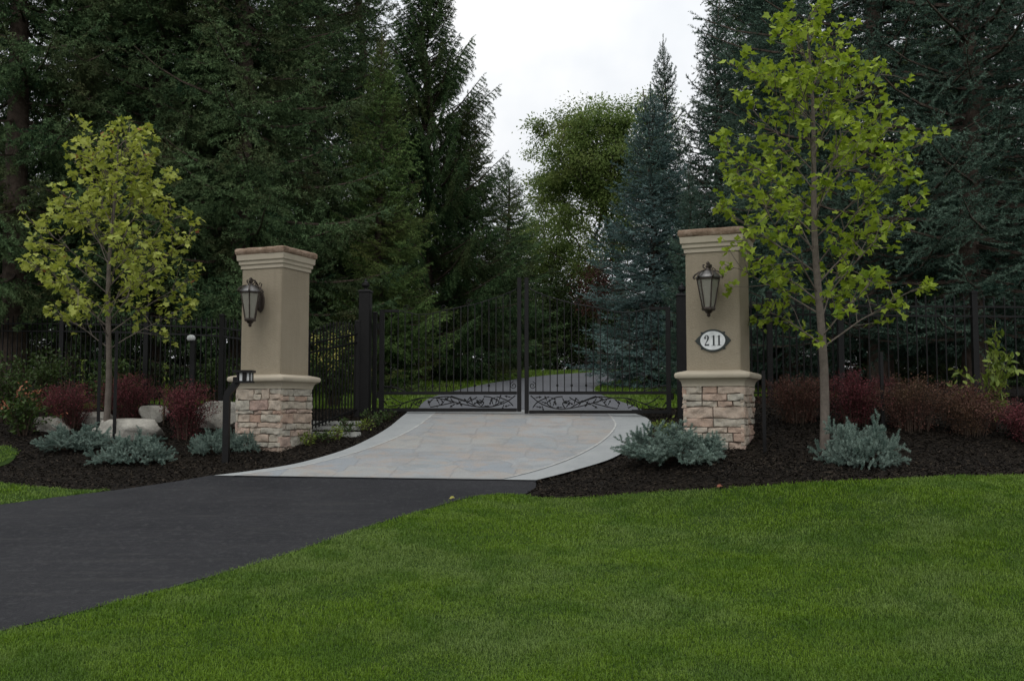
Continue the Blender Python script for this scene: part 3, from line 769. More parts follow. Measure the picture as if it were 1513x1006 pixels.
def lantern(label, pil, z):
    """six-sided carriage lantern on a bracket, local -y is the wall normal"""
    M = Matrix.Translation(pil.location) @ Matrix.Rotation(PHI, 4, 'Z')
    o = thing('wall_lantern', label, 'lantern', M @ Vector((0, -.306, z)), PHI, 'carriage lanterns on the pillars'); o.scale = (1.12, 1.12, 1.1)
    c = (0, -.20, 0)
    MB().lathe([(.0, -.001), (.055, 0), (.05, .012), (.03, .02), (.0, .022)], 14).build('wall_plate', 'bronze_metal', o, smooth=40)
    wp = o.children[0]; wp.rotation_euler = (R(90), 0, 0); wp.scale = (.85, 2.1, 1); wp.location = (0, -.003, .02)
    b = MB()
    b.tube([(0, -.01, -.10), (0, -.05, -.08), (0, -.06, .02), (0, -.05, .13), (0, -.07, .20), (0, -.13, .25), (0, -.19, .25), (0, -.20, .215)], .0105, 8)
    b.tube([(0, -.012, .10), (0, -.05, .115), (0, -.085, .10), (0, -.09, .07), (0, -.07, .06)], .007, 6)
    for sx in (-1, 1):
        b.tube([(0, -.05, .13), (sx * .03, -.06, .17), (sx * .045, -.06, .215), (sx * .02, -.06, .235), (sx * .012, -.06, .21)], .006, 6)
    b.build('bracket', 'bronze_metal', o, smooth=60)
    # roof: pewter hexagonal dome, finial scrolls
    rf = MB().lathe([(.112, .105), (.128, .112), (.126, .122), (.10, .150), (.075, .172), (.055, .180), (.05, .186), (.0, .188)], 6, c).build('roof', 'pewter', o, bevel=.004, smooth=50)
    f = MB(); f.lathe([(.03, .185), (.034, .20), (.018, .215), (.026, .228), (.014, .25), (.022, .262), (.0, .285)], 10, c)
    for k in range(6):
        a = k * math.pi / 3; u = Vector((math.cos(a), math.sin(a), 0)); C = Vector(c)
        f.tube([C + u * .05 + Vector((0, 0, .186)), C + u * .095 + Vector((0, 0, .175)), C + u * .135 + Vector((0, 0, .145)), C + u * .150 + Vector((0, 0, .118)), C + u * .138 + Vector((0, 0, .104)), C + u * .128 + Vector((0, 0, .118))], [.006, .007, .009, .010, .008, .006], 6)
        if k % 2: f.tube([C + u * .02 + Vector((0, 0, .20)), C + u * .05 + Vector((0, 0, .225)), C + u * .048 + Vector((0, 0, .25)), C + u * .03 + Vector((0, 0, .245))], [.006, .008, .008, .005], 6)
    f.build('finial', 'bronze_metal', rf, smooth=60)
    ht, hb, rt, rb = .105, -.20, .112, .058
    cg = MB()
    for k in range(6):
        a = k * math.pi / 3; u = Vector((math.cos(a), math.sin(a), 0)); C = Vector(c)
        cg.tube([C + u * rb + Vector((0, 0, hb)), C + u * rt + Vector((0, 0, ht))], .0075, 6)
    cg.lathe([(rt - .012, ht - .012), (rt + .006, ht - .012), (rt + .008, ht + .001), (rt - .012, ht + .001)], 6, c)
    cg.lathe([(.0, hb - .022), (.062, hb - .02), (.070, hb - .004), (.066, hb + .014), (.05, hb + .016), (.0, hb + .016)], 6, c)
    cg.lathe([(.0, hb - .085), (.012, hb - .08), (.022, hb - .064), (.014, hb - .052), (.03, hb - .042), (.04, hb - .022), (.0, hb - .021)], 10, c)
    cg = cg.build('cage', 'bronze_metal', o, smooth=45)
    g = MB()
    for k in range(6):
        a, a2 = k * math.pi / 3, (k + 1) * math.pi / 3
        P = lambda r, an, z: (c[0] + r * math.cos(an), c[1] + r * math.sin(an), z)
        vs = [P(rb - .003, a, hb + .017), P(rb - .003, a2, hb + .017), P(rt - .003, a2, ht - .013), P(rt - .003, a, ht - .013)]
        vi = [P(rb - .006, a, hb + .017), P(rb - .006, a2, hb + .017), P(rt - .006, a2, ht - .013), P(rt - .006, a, ht - .013)]
        g.add(vs + vi, [(0, 1, 2, 3), (7, 6, 5, 4), (0, 4, 5, 1), (1, 5, 6, 2), (2, 6, 7, 3), (3, 7, 4, 0)])
    g.build('glass', 'lantern_glass', cg)
    cb = MB()
    for k in range(3):
        a = k * 2.1 + .4; cb.lathe([(.0, hb + .018), (.009, hb + .018), (.009, hb + .12), (.0, hb + .122)], 8, (c[0] + .025 * math.cos(a), c[1] + .025 * math.sin(a), 0))
    cb.build('candle_tubes', 'plain_white', cg, smooth=50)
lantern('bronze carriage lantern on the left pillar beside the bent path light', pl, eL + 1.335)
lantern('bronze carriage lantern above the 211 plaque on the right pillar', pr, eR + 1.335)

def plaque():
    M = Matrix.Translation(pr.location) @ Matrix.Rotation(PHI, 4, 'Z')
    o = thing('number_plaque', 'oval white house number plaque reading 211 on the right pillar', 'house number', M @ Vector((-.0, -.3055, eR + .775)), PHI)
    el = lambda a, b_: [(a * math.cos(t), b_ * math.sin(t)) for t in np.linspace(0, 2 * math.pi, 49)[:-1]]
    k = MB(); k.prism([(-.205, 0), (-.175, -.035), (-.145, -.06), (.145, -.06), (.175, -.035), (.205, 0), (.175, .035), (.145, .06), (-.145, .06), (-.175, .035)], -.008, 0)
    for sx in (-1, 1):
        for sz in (-1, 1): k.prism([(sx * .10, sz * .07), (sx * .135, sz * .075), (sx * .14, sz * .10), (sx * .11, sz * .098)], -.007, 0)
    k.prism(el(.163, .127), -.016, 0); k.build('backing', 'plaque_green', o, bevel=.002)
    fc = MB().prism(el(.140, .106), -.021, -.010).build('face', 'plain_white', o, bevel=.0015)
    d = MB(); y0, y1 = -.0235, -.020; s = .058
    two = [(-.60, .55), (-.52, .78), (-.30, .96), (.02, 1.0), (.30, .90), (.44, .66), (.40, .38), (.20, .06), (-.10, -.28), (-.42, -.62), (-.62, -.88)]
    hw = [.13, .10, .07, .075, .12, .16, .16, .12, .085, .065, .06]
    X0 = -.066
    d.ribbon([(X0 + x * s * .62, z * s) for x, z in two], [w * s for w in hw], y0, y1)
    d.ribbon([(X0 - .66 * s * .62, -.88 * s), (X0 + .1 * s, -.86 * s), (X0 + .66 * s * .62, -.84 * s)], [.14 * s, .14 * s, .15 * s], y0, y1)
    d.ribbon([(X0 + .60 * s * .62, -.9 * s), (X0 + .75 * s * .62, -.52 * s)], [.05 * s, .02 * s], y0 - .0004, y1)
    d.lathe([(.0, 0), (.011, 0), (.011, .0035), (0, .0035)], 12)
    for i in range(len(d.v) - 48, len(d.v)):
        x, y, z = d.v[i]; d.v[i] = (x + X0 - .52 * s * .62, y0 - .0002 + z, y + .52 * s)
    for X in (.012, .072):
        d.prism([(X - .0095, -.95 * s), (X + .0095, -.95 * s), (X + .0095, 1.0 * s), (X - .0095, .95 * s)], y0, y1)
        d.prism([(X - .024, -1.0 * s), (X + .024, -1.0 * s), (X + .024, -.93 * s), (X - .024, -.93 * s)], y0 - .0005, y1)
        d.prism([(X - .024, .70 * s), (X - .02, .78 * s), (X + .004, 1.0 * s), (X - .002, .86 * s)], y0 - .0006, y1)
    d.build('numerals', 'number_black', fc)
plaque()

# ------------------------------------------------------------------ gate
gL = at(560, 608, 15.25); gR = at(992, 611, 14.8); gC = (gL + gR) / 2
gate_yaw = math.atan2(gR.y - gL.y, gR.x - gL.x)
def leaf_shape(x, z, s, ang):
    """small ivy leaf outline in the gate plane"""
    P = [(0, 0), (.35, .18), (.3, .45), (.62, .55), (.42, .78), (1.0, 1.0), (.78, .42), (.55, .62), (.45, .3), (.18, .35)]
    ca, sa = math.cos(ang - .785), math.sin(ang - .785)
    return [(x + s * (a * ca - b_ * sa), z + s * (a * sa + b_ * ca)) for a, b_ in P]
def gate_leaf(label, hinge, sign):
    """local x runs from hinge to centre (times sign)"""
    W = (gR - gL).length / 2 - .025
    o = thing('gate_leaf', label, 'gate', hinge, gate_yaw, 'wrought iron driveway gate leaves')
    e = EYE - hinge.z                                         # eye level above local zero
    zb, zm, zh, zc = .0, e + .245, e + 1.50, e + 1.96
    X = lambda x: sign * x
    fr = MB()
    fr.box((X(.035), 0, (zh + zb) / 2), (.07, .055, zh - zb)); fr.box((X(W - .03), 0, (zc + zb) / 2), (.06, .055, zc - zb))
    fr.box((X(W / 2), 0, zb + .025), (W - .132, .05, .05)); fr.box((X(W / 2), 0, zm), (W - .132, .045, .045))
    fr.box((X(.18), 0, zh - .022), (.218, .045, .044))
    fr.build('frame', 'black_metal', o, bevel=.004)
    tp = lambda x: float(np.interp(x / W, [0, .14, .19, .27, .36, .5, .68, .85, .95, 1], [0, 0, -.02, -.06, -.05, .02, .09, .20, .29, .36])) + zh
    xs = np.linspace(.29, W - .06, 26)
    MB().tube([(X(x), 0, tp(x) - .02) for x in xs], .007, 6).build('top_rail', 'black_metal', o, smooth=60)
    n = 18
    for i in range(n):
        x = .07 + (W - .13) * (i + 1) / (n + 1)
        top = tp(x) - (.045 if x < .29 else .02)
        b = MB(); b.box((X(x), 0, (zm + .022 + top) / 2), (.013, .013, top - zm - .022))
        if i % 2 == 0 and i < 16: b.lathe([(.007, -.02), (.017, -.012), (.017, .012), (.007, .02)], 8, (X(x), 0, zm + .11))
        b.build('picket', 'black_metal', o)
    # running vine between the two low rails, leaves, scrolls by the meeting stile
    v = MB(); z0, z1 = zb + .055, zm - .03; H = z1 - z0
    curves = [[(.09, .95), (.25, .40), (.50, .07), (.78, .20), (1.05, .52), (1.3, .80), (1.55, .74), (1.78, .40), (1.98, .92)],
              [(.12, .15), (.2, .55), (.36, .88)], [(.68, .14), (.84, .55), (1.05, .92)], [(1.0, .46), (1.18, .24), (1.36, .06)],
              [(1.28, .80), (1.1, .88), (.95, .70), (.80, .50), (.66, .84)], [(1.5, .77), (1.62, .45), (1.52, .12)], [(.42, .14), (.33, .45), (.44, .80), (.56, .90)],
              [(1.70, .52), (1.84, .22), (2.0, .10)], [(.60, .10), (.56, .42), (.62, .62)]]
    rd = random.Random(4)
    for ci, c_ in enumerate(curves):
        pts = smooth_line([(W - q[0], z0 + H * q[1]) for q in c_], 6)
        v.tube([(X(a), 0, z) for a, z in pts], .0078, 6)
        for i in range(2, len(pts), 5 if ci else 4):
            a, z = pts[i]; an = math.atan2(pts[i][1] - pts[i - 1][1], pts[i][0] - pts[i - 1][0]) + rd.choice((-1, 1)) * rd.uniform(.7, 1.2)
            s0 = rd.uniform(.060, .080); a2, z2 = a + .022 * math.cos(an), z + .022 * math.sin(an)
            if not (z0 - .01 < z2 + s0 * math.sin(an) < z1 + .01): an = -an; a2, z2 = a + .022 * math.cos(an), z + .022 * math.sin(an)
            P = [(X(p), q) for p, q in leaf_shape(a2, z2, s0, an)]
            v.prism(P if sign > 0 else P[::-1], -.005, .005); v.tube([(X(a), 0, z), (X(a2 + .01 * math.cos(an)), 0, z2 + .01 * math.sin(an))], .004, 4)
    for (cx, cz, r0, tw) in ((W - .115, zm + .11, .055, 1), (.12, zm + .06, .04, -1)):
        sp_ = [(cx + r0 * (1 - t / 11) * math.cos(t * tw + 1.6), cz + r0 * (1 - t / 11) * math.sin(t * tw + 1.6)) for t in np.linspace(0, 9, 30)]
        v.tube([(X(a), .0, z) for a, z in sp_], .006, 5)
    v.tube([(X(a), 0, z) for a, z in [(.07, zm + .10), (.2, zm + .095), (.34, zm + .05), (.40, zm + .02)]], .010, 6)
    v.build('vine_scrolls', 'black_metal', o)
    # swept scrolls on the shoulder
    for (cx, cz, r0, tw) in ((.40, tp(.4) + .04, .05, 1), (.98, tp(.98) + .03, .05, -1), (1.35, tp(1.35) + .03, .045, 1)):
        sp_ = [(cx + r0 * (1 - t / 11) * math.cos(t * tw), cz + r0 * (1 - t / 11) * math.sin(t * tw)) for t in np.linspace(0, 8, 26)]
        MB().tube([(X(a), 0, z) for a, z in sp_], .006, 5).build('top_scroll', 'black_metal', o)
    for z in (zb + .25, zh - .25): MB().lathe([(.0, -.05), (.02, -.05), (.02, .05), (0, .05)], 8, (X(-.018), 0, z)).build('hinge', 'black_metal', o)
gate_leaf('black wrought iron left gate leaf with vine panel, hinged by the finial post', gL, 1)
gate_leaf('black wrought iron right gate leaf with vine panel, hinged beside the 211 pillar', gR, -1)

def gate_post(label, px, Y, top, w):
    x, y, z = on(px, Y); h = EYE + (605 - top) / F * Y - z
    o = thing('gate_post', label, 'post', (x, y, z), gate_yaw, 'square gate posts with finials')
    MB().box((0, 0, h / 2 - .1), (w, w, h + .2)).build('shaft', 'black_metal', o, bevel=.006)
    cp = MB().loft([(w / 2 + .0, h), (w / 2 + .012, h + .003), (w / 2 + .012, h + .02), (w / 2 - .005, h + .035), (w / 2 - .03, h + .045)]).build('cap', 'black_metal', o, bevel=.003)
    MB().lathe([(.03, h + .045), (.024, h + .07), (.05, h + .085), (.062, h + .115), (.05, h + .14), (.055, h + .145), (.03, h + .155), (.016, h + .175), (.02, h + .19), (.0, h + .215)], 14).build('finial', 'black_metal', cp, smooth=50)
    MB().box((-.11 if px < 700 else .11, 0, .32), (.06, .10, .16)).build('motor_box', 'black_metal', o, bevel=.008)
    return o
gate_post('tall black square post with finial holding the left gate leaf', 539, 15.0, 432, .165)
gate_post('tall black square post with finial partly behind the 211 pillar', 1009, 14.75, 438, .165)
b = thing('gate_post', 'plain black hinge upright between the left gate leaf and its finial post', 'post', (gL.x - .075, gL.y + .02, gz(gL.x, gL.y)), gate_yaw)
MB().box((0, 0, .72), (.06, .06, 1.60)).build('shaft', 'black_metal', b, bevel=.005); MB().loft([(.036, 1.52), (.036, 1.535), (.01, 1.55)]).build('cap', 'black_metal', b)

# ------------------------------------------------------------------ fences
def fence(label, pts, ph, spacing=.105, arch=False):
    """pickets between plan points; panels parented with posts at the joints"""
    o = thing('iron_fence', label, 'fence', (*pts[0][:2], gz(*pts[0][:2])), 0, 'black picket fence runs')
    O = np.array([pts[0][0], pts[0][1], gz(*pts[0][:2])])
    for (a, b_) in zip(pts[:-1], pts[1:]):
        p0 = np.array([a[0], a[1], gz(a[0], a[1])]) - O; p1 = np.array([b_[0], b_[1], gz(b_[0], b_[1])]) - O
        L = np.linalg.norm((p1 - p0)[:2]); n = max(3, int(L / spacing)); ang = math.atan2(p1[1] - p0[1], p1[0] - p0[0])
        Rz = Matrix.Rotation(ang, 3, 'Z'); m = MB()
        for i in range(1, n):
            q = i / n; p = p0 + (p1 - p0) * q
            zg = gz(p[0] + O[0], p[1] + O[1]) - O[2]
            hh = ph + (.10 * math.sin(math.pi * q) if arch else 0)
            m.box((p[0], p[1], zg + .06 + hh / 2), (.015, .015, hh - .02), Rz)
            m.lathe([(.009, 0), (.014, .012), (.0, .06)], 4, (p[0], p[1], zg + hh + .04))
        for z_ in (.12, ph - .05, ph - .17):
            m.tube([p0 + [0, 0, z_], p0 + (p1 - p0) * .5 + [0, 0, z_], p1 + [0, 0, z_]], .0165, 4)
        m.build('picket_panel', 'black_metal', o)
    for a in pts:
        p = np.array([a[0], a[1], gz(a[0], a[1])]) - O
        m = MB(); m.box((p[0], p[1], ph / 2 + .0), (.07, .07, ph + .24)); m.loft([(.042, ph + .12), (.042, ph + .14), (.005, ph + .16)])
        k = len(m.v) - 12
        for i in range(k, len(m.v)): x, y, z = m.v[i]; m.v[i] = (x + p[0], y + p[1], z + p[2])
        m.v = [(x, y, z + (p[2] if i < 8 else 0)) for i, (x, y, z) in enumerate(m.v)]
        m.build('post', 'black_metal', o)
    return o
def pp(px, Y): return (gx(px, Y), Y)
fence('black picket fence between the left pillar and the finial gate post', [pp(452, 13.5), pp(528, 14.95)], 1.28, .095, True)
fence('black picket fence running left behind the boulders and barberries', [pp(392, 13.9), pp(327, 14.8), pp(215, 15.6), pp(90, 16.4), pp(-80, 17.4)], 1.38, .105)
fence('black picket fence running right behind the right maple and barberry bank', [pp(1085, 14.6), pp(1138, 14.0), pp(1243, 12.9), pp(1442, 12.75), pp(1640, 12.6)], 1.38, .115)

# ------------------------------------------------------------------ lights and stakes
def path_light():
    x, y, z = on(336, 12.05); o = thing('path_light', 'black bent post path light in front of the left pillar', 'path light', (x, y, z), 0)
    h = EYE + (605 - 582) / F * y - z
    m = MB(); w = .036
    for a, c_ in (((0, 0, -.2), (0, 0, h)), ((0, 0, h), (.115, 0, h + .135)), ((.115, 0, h + .135), (.135, 0, h + .20))):
        pass
    m.tube([(0, 0, -.2), (0, 0, h - .04), (.012, 0, h + .01), (.10, 0, h + .115), (.112, 0, h + .14), (.112, 0, h + .20)], .052, 4)
    m.build('post', 'black_metal', o, smooth=30)
    c = (.20, 0, h + .13)
    k = MB(); k.box((c[0], 0, c[2] + .012), (.205, .17, .022)); k.box((c[0], 0, c[2] + .135), (.23, .19, .03)); k.box((c[0] - .06, 0, c[2] + .072), (.022, .15, .098)); k.box((c[0] + .085, -.065, c[2] + .072), (.016, .016, .098)); k.box((c[0] + .085, .065, c[2] + .072), (.016, .016, .098)); k.box((c[0] + .02, -.066, c[2] + .072), (.05, .014, .098))
    k = k.build('lamp_housing', 'black_metal', o, bevel=.003)
    MB().box((c[0] + .02, 0, c[2] + .072), (.125, .114, .096)).build('diffuser', 'plain_white', k, bevel=.003)
path_light()
x, y, z = on(284.5, 13.9); o = thing('lamp_post', 'slim black post topped by a small white globe behind the red barberry', 'lamp post', (x, y, z))
hh = EYE + (605 - 503) / F * y - z
MB().box((0, 0, hh / 2 - .1), (.072, .072, hh + .2)).build('post', 'black_metal', o, bevel=.004)
MB().lathe([(.02, hh), (.045, hh + .012), (.058, hh + .04), (.052, hh + .072), (.025, hh + .09), (0, hh + .092)], 14, (-.03, 0, -.015)).build('globe', 'plain_white', o, smooth=60)
MB().lathe([(.0, hh - .0005), (.046, hh), (.05, hh + .02), (.0, hh + .021)], 10, (-.02, 0, -.02)).build('collar', 'black_metal', o, smooth=40)
for px, Y, top, lab in ((147, 13.3, 492, 'black tree stake just left of the left maple trunk'), (171, 13.2, 488, 'black tree stake just right of the left maple trunk'),
                        (1128, 11.0, 548, 'black tree stake beside the right edge of the 211 pillar'), (1303, 11.6, 520, 'black tree stake among the barberries right of the right maple')):
    x, y, z = on(px, Y); h = EYE + (605 - top) / F * y - z
    s = MB(); s.box((0, 0, h / 2 - .1), (.042, .007, h + .2)); s.box((0, .0185, h / 2 - .1), (.007, .03, h + .2))
    ob = s.build('tree_stake', 'black_metal'); ob.location = (x, y, z); ob.rotation_euler = (0, 0, .3); tag(ob, lab, 'stake', 'tree stakes')

# ------------------------------------------------------------------ boulders, slabs
def rock(name, label, px, Y, sx, sy, sz, seed, mat='boulder', cat='boulder', sink=.3, group=None, rz=0, flat=.6):
    rng = np.random.default_rng(seed)
    bm = bmesh.new(); bmesh.ops.create_icosphere(bm, subdivisions=4, radius=1)
    ph = rng.uniform(0, 6, 9); pl_ = [(unit(rng.normal(size=3)), rng.uniform(.55, .85)) for _ in range(9)]
    for v in bm.verts:
        p = np.array(v.co)
        for n_, d in pl_:
            k = np.dot(p, n_)
            if k > d: p -= n_ * (k - d) * .92
        p *= 1 + .05 * math.sin(p[0] * 5 + ph[0]) * math.sin(p[1] * 6 + ph[1]) + .035 * math.sin(p[2] * 9 + ph[2] + p[0] * 4) + rng.normal(0, .006)
        if p[2] > flat: p[2] = flat + (p[2] - flat) * .15
        v.co = (p[0] * sx, p[1] * sy, p[2] * sz)
    me = bpy.data.meshes.new(name); bm.to_mesh(me); bm.free(); me.shade_smooth(); me.set_sharp_from_angle(angle=R(28)); me.materials.append(MATS[mat])
    o = link(bpy.data.objects.new(name, me)); x, y, z = on(px, Y); o.location = (x, y, z + sz * (1 - sink) - sz * .45); o.rotation_euler = (0, 0, rz)
    return tag(o, label, cat, group)
G_ = 'landscape boulders left of the drive'
rock('boulder', 'long low flat-topped pale boulder right beside the left maple trunk', 197, 13.5, .50, .30, .26, 2, sink=.25, group=G_)
rock('boulder', 'small rounded pale boulder behind and between the red barberries', 228, 14.6, .22, .2, .22, 5, sink=.15, group=G_)
rock('boulder', 'large pale boulder between the red barberry and the left pillar', 328, 14.2, .40, .28, .36, 8, sink=.2, group=G_)
rock('boulder', 'low pale boulder half hidden under the leftmost blue dwarf spruces', 78, 14.0, .33, .24, .20, 12, sink=.25, group=G_)
rock('boulder', 'flat pale stone behind the left maple trunk', 143, 14.4, .30, .2, .16, 14, sink=.1, group=G_)
for i, (px, Y, w, dz, lab) in enumerate(((488, 13.65, .85, .0, 'lowest grey stone slab step between the left pillar and gate post'), (497, 14.05, .80, .0, 'middle grey stone slab step between the left pillar and gate post'), (492, 14.42, .85, .0, 'upper grey stone slab step between the left pillar and gate post'))):
    m = MB(); rd = random.Random(i); n = 14
    pts = [(w / 2 * math.copysign(abs(math.cos(t)) ** .35, math.cos(t)) * rd.uniform(.95, 1.03), .10 * math.copysign(abs(math.sin(t)) ** .35, math.sin(t)) * rd.uniform(.93, 1.06)) for t in np.linspace(0, 2 * math.pi, 25)[:-1]]
    m.add([(a, c_, -.1) for a, c_ in pts] + [(a, c_, .04) for a, c_ in pts], [tuple(range(23, -1, -1)), tuple(range(24, 48))] + [(j, (j + 1) % 24, (j + 1) % 24 + 24, j + 24) for j in range(24)])
    ob = m.build('stone_slab', 'slab_stone', bevel=.008); x, y, z = on(px, Y); ob.location = (x, y, z + dz); ob.rotation_euler = (0, 0, .12 * (i - 1)); tag(ob, lab, 'stone slab', 'stone slab steps')

# ------------------------------------------------------------------ low planting
d0 = dwarf_spruce(21, 135); d1 = dwarf_spruce(22, 130, .56, .40)
for i, (px, Y, s, sz, rz, lab) in enumerate((
        (113, 12.75, .76, .70, .3, 'blue dwarf spruce left of the left maple trunk'), (203, 12.1, .74, .80, 2.1, 'blue dwarf spruce in front right of the left maple trunk'),
        (313, 12.55, .46, .66, 1.0, 'small blue dwarf spruce left of the bent path light'), (359, 12.75, .42, .55, 4.0, 'small blue dwarf spruce right of the bent path light'),
        (996, 10.7, 1.04, .86, 5.0, 'wide blue dwarf spruce in front of the 211 pillar'), (1270, 10.35, .70, 1.05, .8, 'upright blue dwarf spruce at the foot of the right maple'))):
    o = (d0, d1)[i % 2] if i < 2 else copy_tree((d0, d1)[i % 2])
    o.location = on(px, Y, -.03); o.scale = (s, s, sz); o.rotation_euler = (0, 0, rz); tag(o, lab, 'shrub', 'blue dwarf spruces in the beds')
B_ = 'barberry shrubs in the beds'
for px, Y, h, w, mat, seed, lab in (
        (104, 14.1, .62, .56, 'barberry_leaf', 31, 'dark red barberry left of the left maple, above the low boulder'), (192, 14.7, .66, .55, 'barberry_leaf', 32, 'dark red barberry just right of and behind the left maple trunk'),
        (278, 13.4, .74, .46, 'barberry_leaf', 33, 'bright red barberry in front of the globe lamp post'),
        (1180, 12.2, .55, .58, 'barberry_brown', 34, 'brownish red barberry left of and behind the right maple trunk'), (1262, 12.0, .62, .60, 'barberry_leaf', 35, 'dark red barberry just right of the right maple trunk'),
        (1345, 11.7, .62, .64, 'barberry_brown', 36, 'brownish red barberry right of the tree stake'), (1432, 11.5, .55, .58, 'barberry_brown', 37, 'brownish barberry below the broad-leaved green shrub'), (1520, 11.2, .45, .45, 'barberry_leaf', 38, 'low red barberry cut by the right edge of the photo')):
    stem_shrub('barberry', lab, 'shrub', on(px, Y), seed, h, w, mat, 105, .024, 80, .75, B_, foot=.30, start=.0)
stem_shrub('green_shrub', 'broad-leaved lime green shrub by the fence on the far right', 'shrub', on(1462, 11.7), 41, 1.08, .42, 'lime_leaf', 17, .095, 20, .4, None, leafy=.10)
stem_shrub('flowering_shrub', 'shrub with pale yellow blossoms behind the fence left of the gate post', 'shrub', on(492, 16.2), 42, 1.15, .55, 'shrub_leaf', 60, .06, 40, .4, None, flower='yellow_flower', nfl=38, fl_size=.05)
stem_shrub('hydrangea', 'low green shrub with dusty orange blossoms at the left edge', 'shrub', on(38, 13.6), 43, .62, .42, 'shrub_leaf', 34, .075, 22, .4, None, flower='orange_flower', nfl=9, fl_size=.055)
S_ = 'green shrubs along the left fence'
for px, Y, h, w, seed, lab in ((8, 14.6, .95, .6, 44, 'leafy green shrub at the left edge behind the orange blossoms'), (70, 15.4, 1.0, .6, 45, 'leafy green shrub behind the leftmost barberry'), (165, 15.1, .9, .5, 46, 'leafy green shrub behind the left maple trunk'), (325, 15.2, .9, .42, 47, 'leafy green shrub behind the big boulder and left pillar')):
    stem_shrub('green_shrub', lab, 'shrub', on(px, Y), seed, h, w, 'shrub_leaf', 50, .06, 34, .4, S_)
for px, Y, h, seed, lab in ((243, 14.3, .95, 51, 'thin upright yellow-green stalk plant left of the globe lamp post'), (120, 14.9, .85, 52, 'thin upright yellow-green stalk plant behind the left barberry')):
    stem_shrub('stalk_plant', lab, 'plant', on(px, Y), seed, h, .12, 'lime_leaf', 5, .06, 14, .3, 'tall stalk plants', leafy=.05)
P_ = 'low perennials along the left apron edge'
for i, (px, Y, mat) in enumerate(((458, 13.0, 'lime_leaf'), (478, 13.15, 'shrub_leaf'), (497, 13.3, 'lime_leaf'), (516, 13.55, 'shrub_leaf'), (538, 13.9, 'lime_leaf'), (556, 14.25, 'shrub_leaf'), (572, 14.6, 'shrub_leaf'), (512, 14.0, 'shrub_leaf'), (545, 14.6, 'shrub_leaf'))):
    labs = ['yellow-green perennial nearest the left pillar foot', 'dark green perennial second from the left pillar along the apron', 'yellow-green perennial in front of the slab steps', 'dark green perennial beside the slab step ends', 'yellow-green perennial at the foot of the finial gate post', 'dark green perennial on the apron edge below the left gate leaf', 'dark green perennial at the top corner of the apron by the gate', 'dark green perennial between the slab steps', 'dark green perennial behind the finial gate post foot']
    stem_shrub('perennial', labs[i], 'plant', on(px, Y), 60 + i, .17, .15, mat, 14, .045, 9, .4, P_, leafy=.05)
stem_shrub('perennial', 'yellow-green perennial behind the wide blue dwarf spruce by the right gate post', 'plant', on(985, 12.6), 75, .30, .25, 'lime_leaf', 20, .055, 14, .4, None, leafy=.06)

# ------------------------------------------------------------------ young maples
xL, yL, zL = on(157, 13.3)
envL = lambda h: float(np.interp(h, [1.0, 1.4, 2.0, 2.6, 3.2, 3.7, 4.05, 4.25], [.5, .90, 1.08, 1.10, .92, .64, .34, .06]))
young_maple('young yellow-green maple left of the left pillar among blue dwarf spruces', (xL, yL, zL), 5, 4.22, 1.15, .046, envL, .076, 'maple_leaf_yellow', 38, (.05, 0), 7, 30)
xR, yR, zR = on(1217, 11.0)
envR = lambda h: float(np.interp(h, [1.2, 1.6, 2.2, 3.0, 3.6, 4.2, 4.6, 4.9], [.5, .9, 1.15, 1.18, 1.0, .72, .45, .08]))
young_maple('young bright green maple right of the 211 pillar', (xR, yR, zR), 9, 4.95, 1.05, .053, envR, .080, 'maple_leaf', 40, (-.1, 0), 7)

# ------------------------------------------------------------------ big trees
T_ = 'evergreens behind the fences'
cA = conifer('spruce_tree', '', 101, 16, 3.1, 1.8, 'spruce_dark', hang=.40, sp=.013, nl=.05, nw=.017, gap=.56, nb=7, sparse=.14, trunk_r=.26, low=.05, shape=.6, tw_sp=.11, vert=.30, lift=.26)
cB = conifer('spruce_tree', '', 102, 15, 3.0, .7, 'spruce_dark', hang=.35, sp=.012, nl=.05, nw=.017, gap=.54, nb=7, trunk_r=.2, shape=.65, tw_sp=.11, lift=.32, vert=.32)
cN = conifer('spruce_tree', '', 103, 13, 3.5, .6, 'spruce_norway', hang=1.9, gap=.50, nb=7, sag=-.05, lift=.12, trunk_r=.2, shape=.50, top_up=.3, wid=.30, rise=.36, sp=.010, nw=.017, low=.25)
cG = conifer('spruce_tree', '', 104, 9, 2.35, .15, 'spruce_green', hang=.20, sp=.014, nl=.05, nw=.017, gap=.36, nb=8, trunk_r=.14, shape=.75, lift=.30, tw_sp=.11, vert=.26)
cBl = conifer('spruce_tree', '', 105, 9, 2.3, .1, 'spruce_blue', hang=.02, sp=.009, nl=.048, nw=.015, gap=.36, nb=8, trunk_r=.13, lift=.32, shape=.68, tw_sp=.14, twl=.11, vert=.25)
cS = conifer('spruce_tree', '', 106, 13, 3.0, 1.0, 'spruce_grey', hang=.0, sp=.0055, nl=.036, nw=.010, gap=.48, nb=8, trunk_r=.17, lift=.38, sag=.2, shape=.65, tw_sp=.20, twl=.15, vert=.28)
used = set()
def plant(proto, px, Y, H, label, rz, rs=1.0, H0=None, mat=None):
    """stand a conifer of height H metres at picture column px and distance Y"""
    o = proto if proto.name not in used else copy_tree(proto)
    used.add(proto.name)
    s = H / H0
    o.location = on(px, Y, -.05); o.scale = (s * rs, s * rs, s); o.rotation_euler = (0, 0, rz); tag(o, label, 'tree', T_)
    for c in o.children:
        if c.name.startswith('crown'):
            c.material_slots[0].link = 'OBJECT' if mat else 'DATA'
            if mat: c.material_slots[0].material = MATS[mat]
    return o
def topH(px, py, Y): return EYE + (605 - py) / F * Y * 1.0 - gz(gx(px, Y), Y)
plant(cA, 18, 17.2, 15.0, 'tall dark spruce with bare thick trunk at the left edge', .4, 1.0, 16)
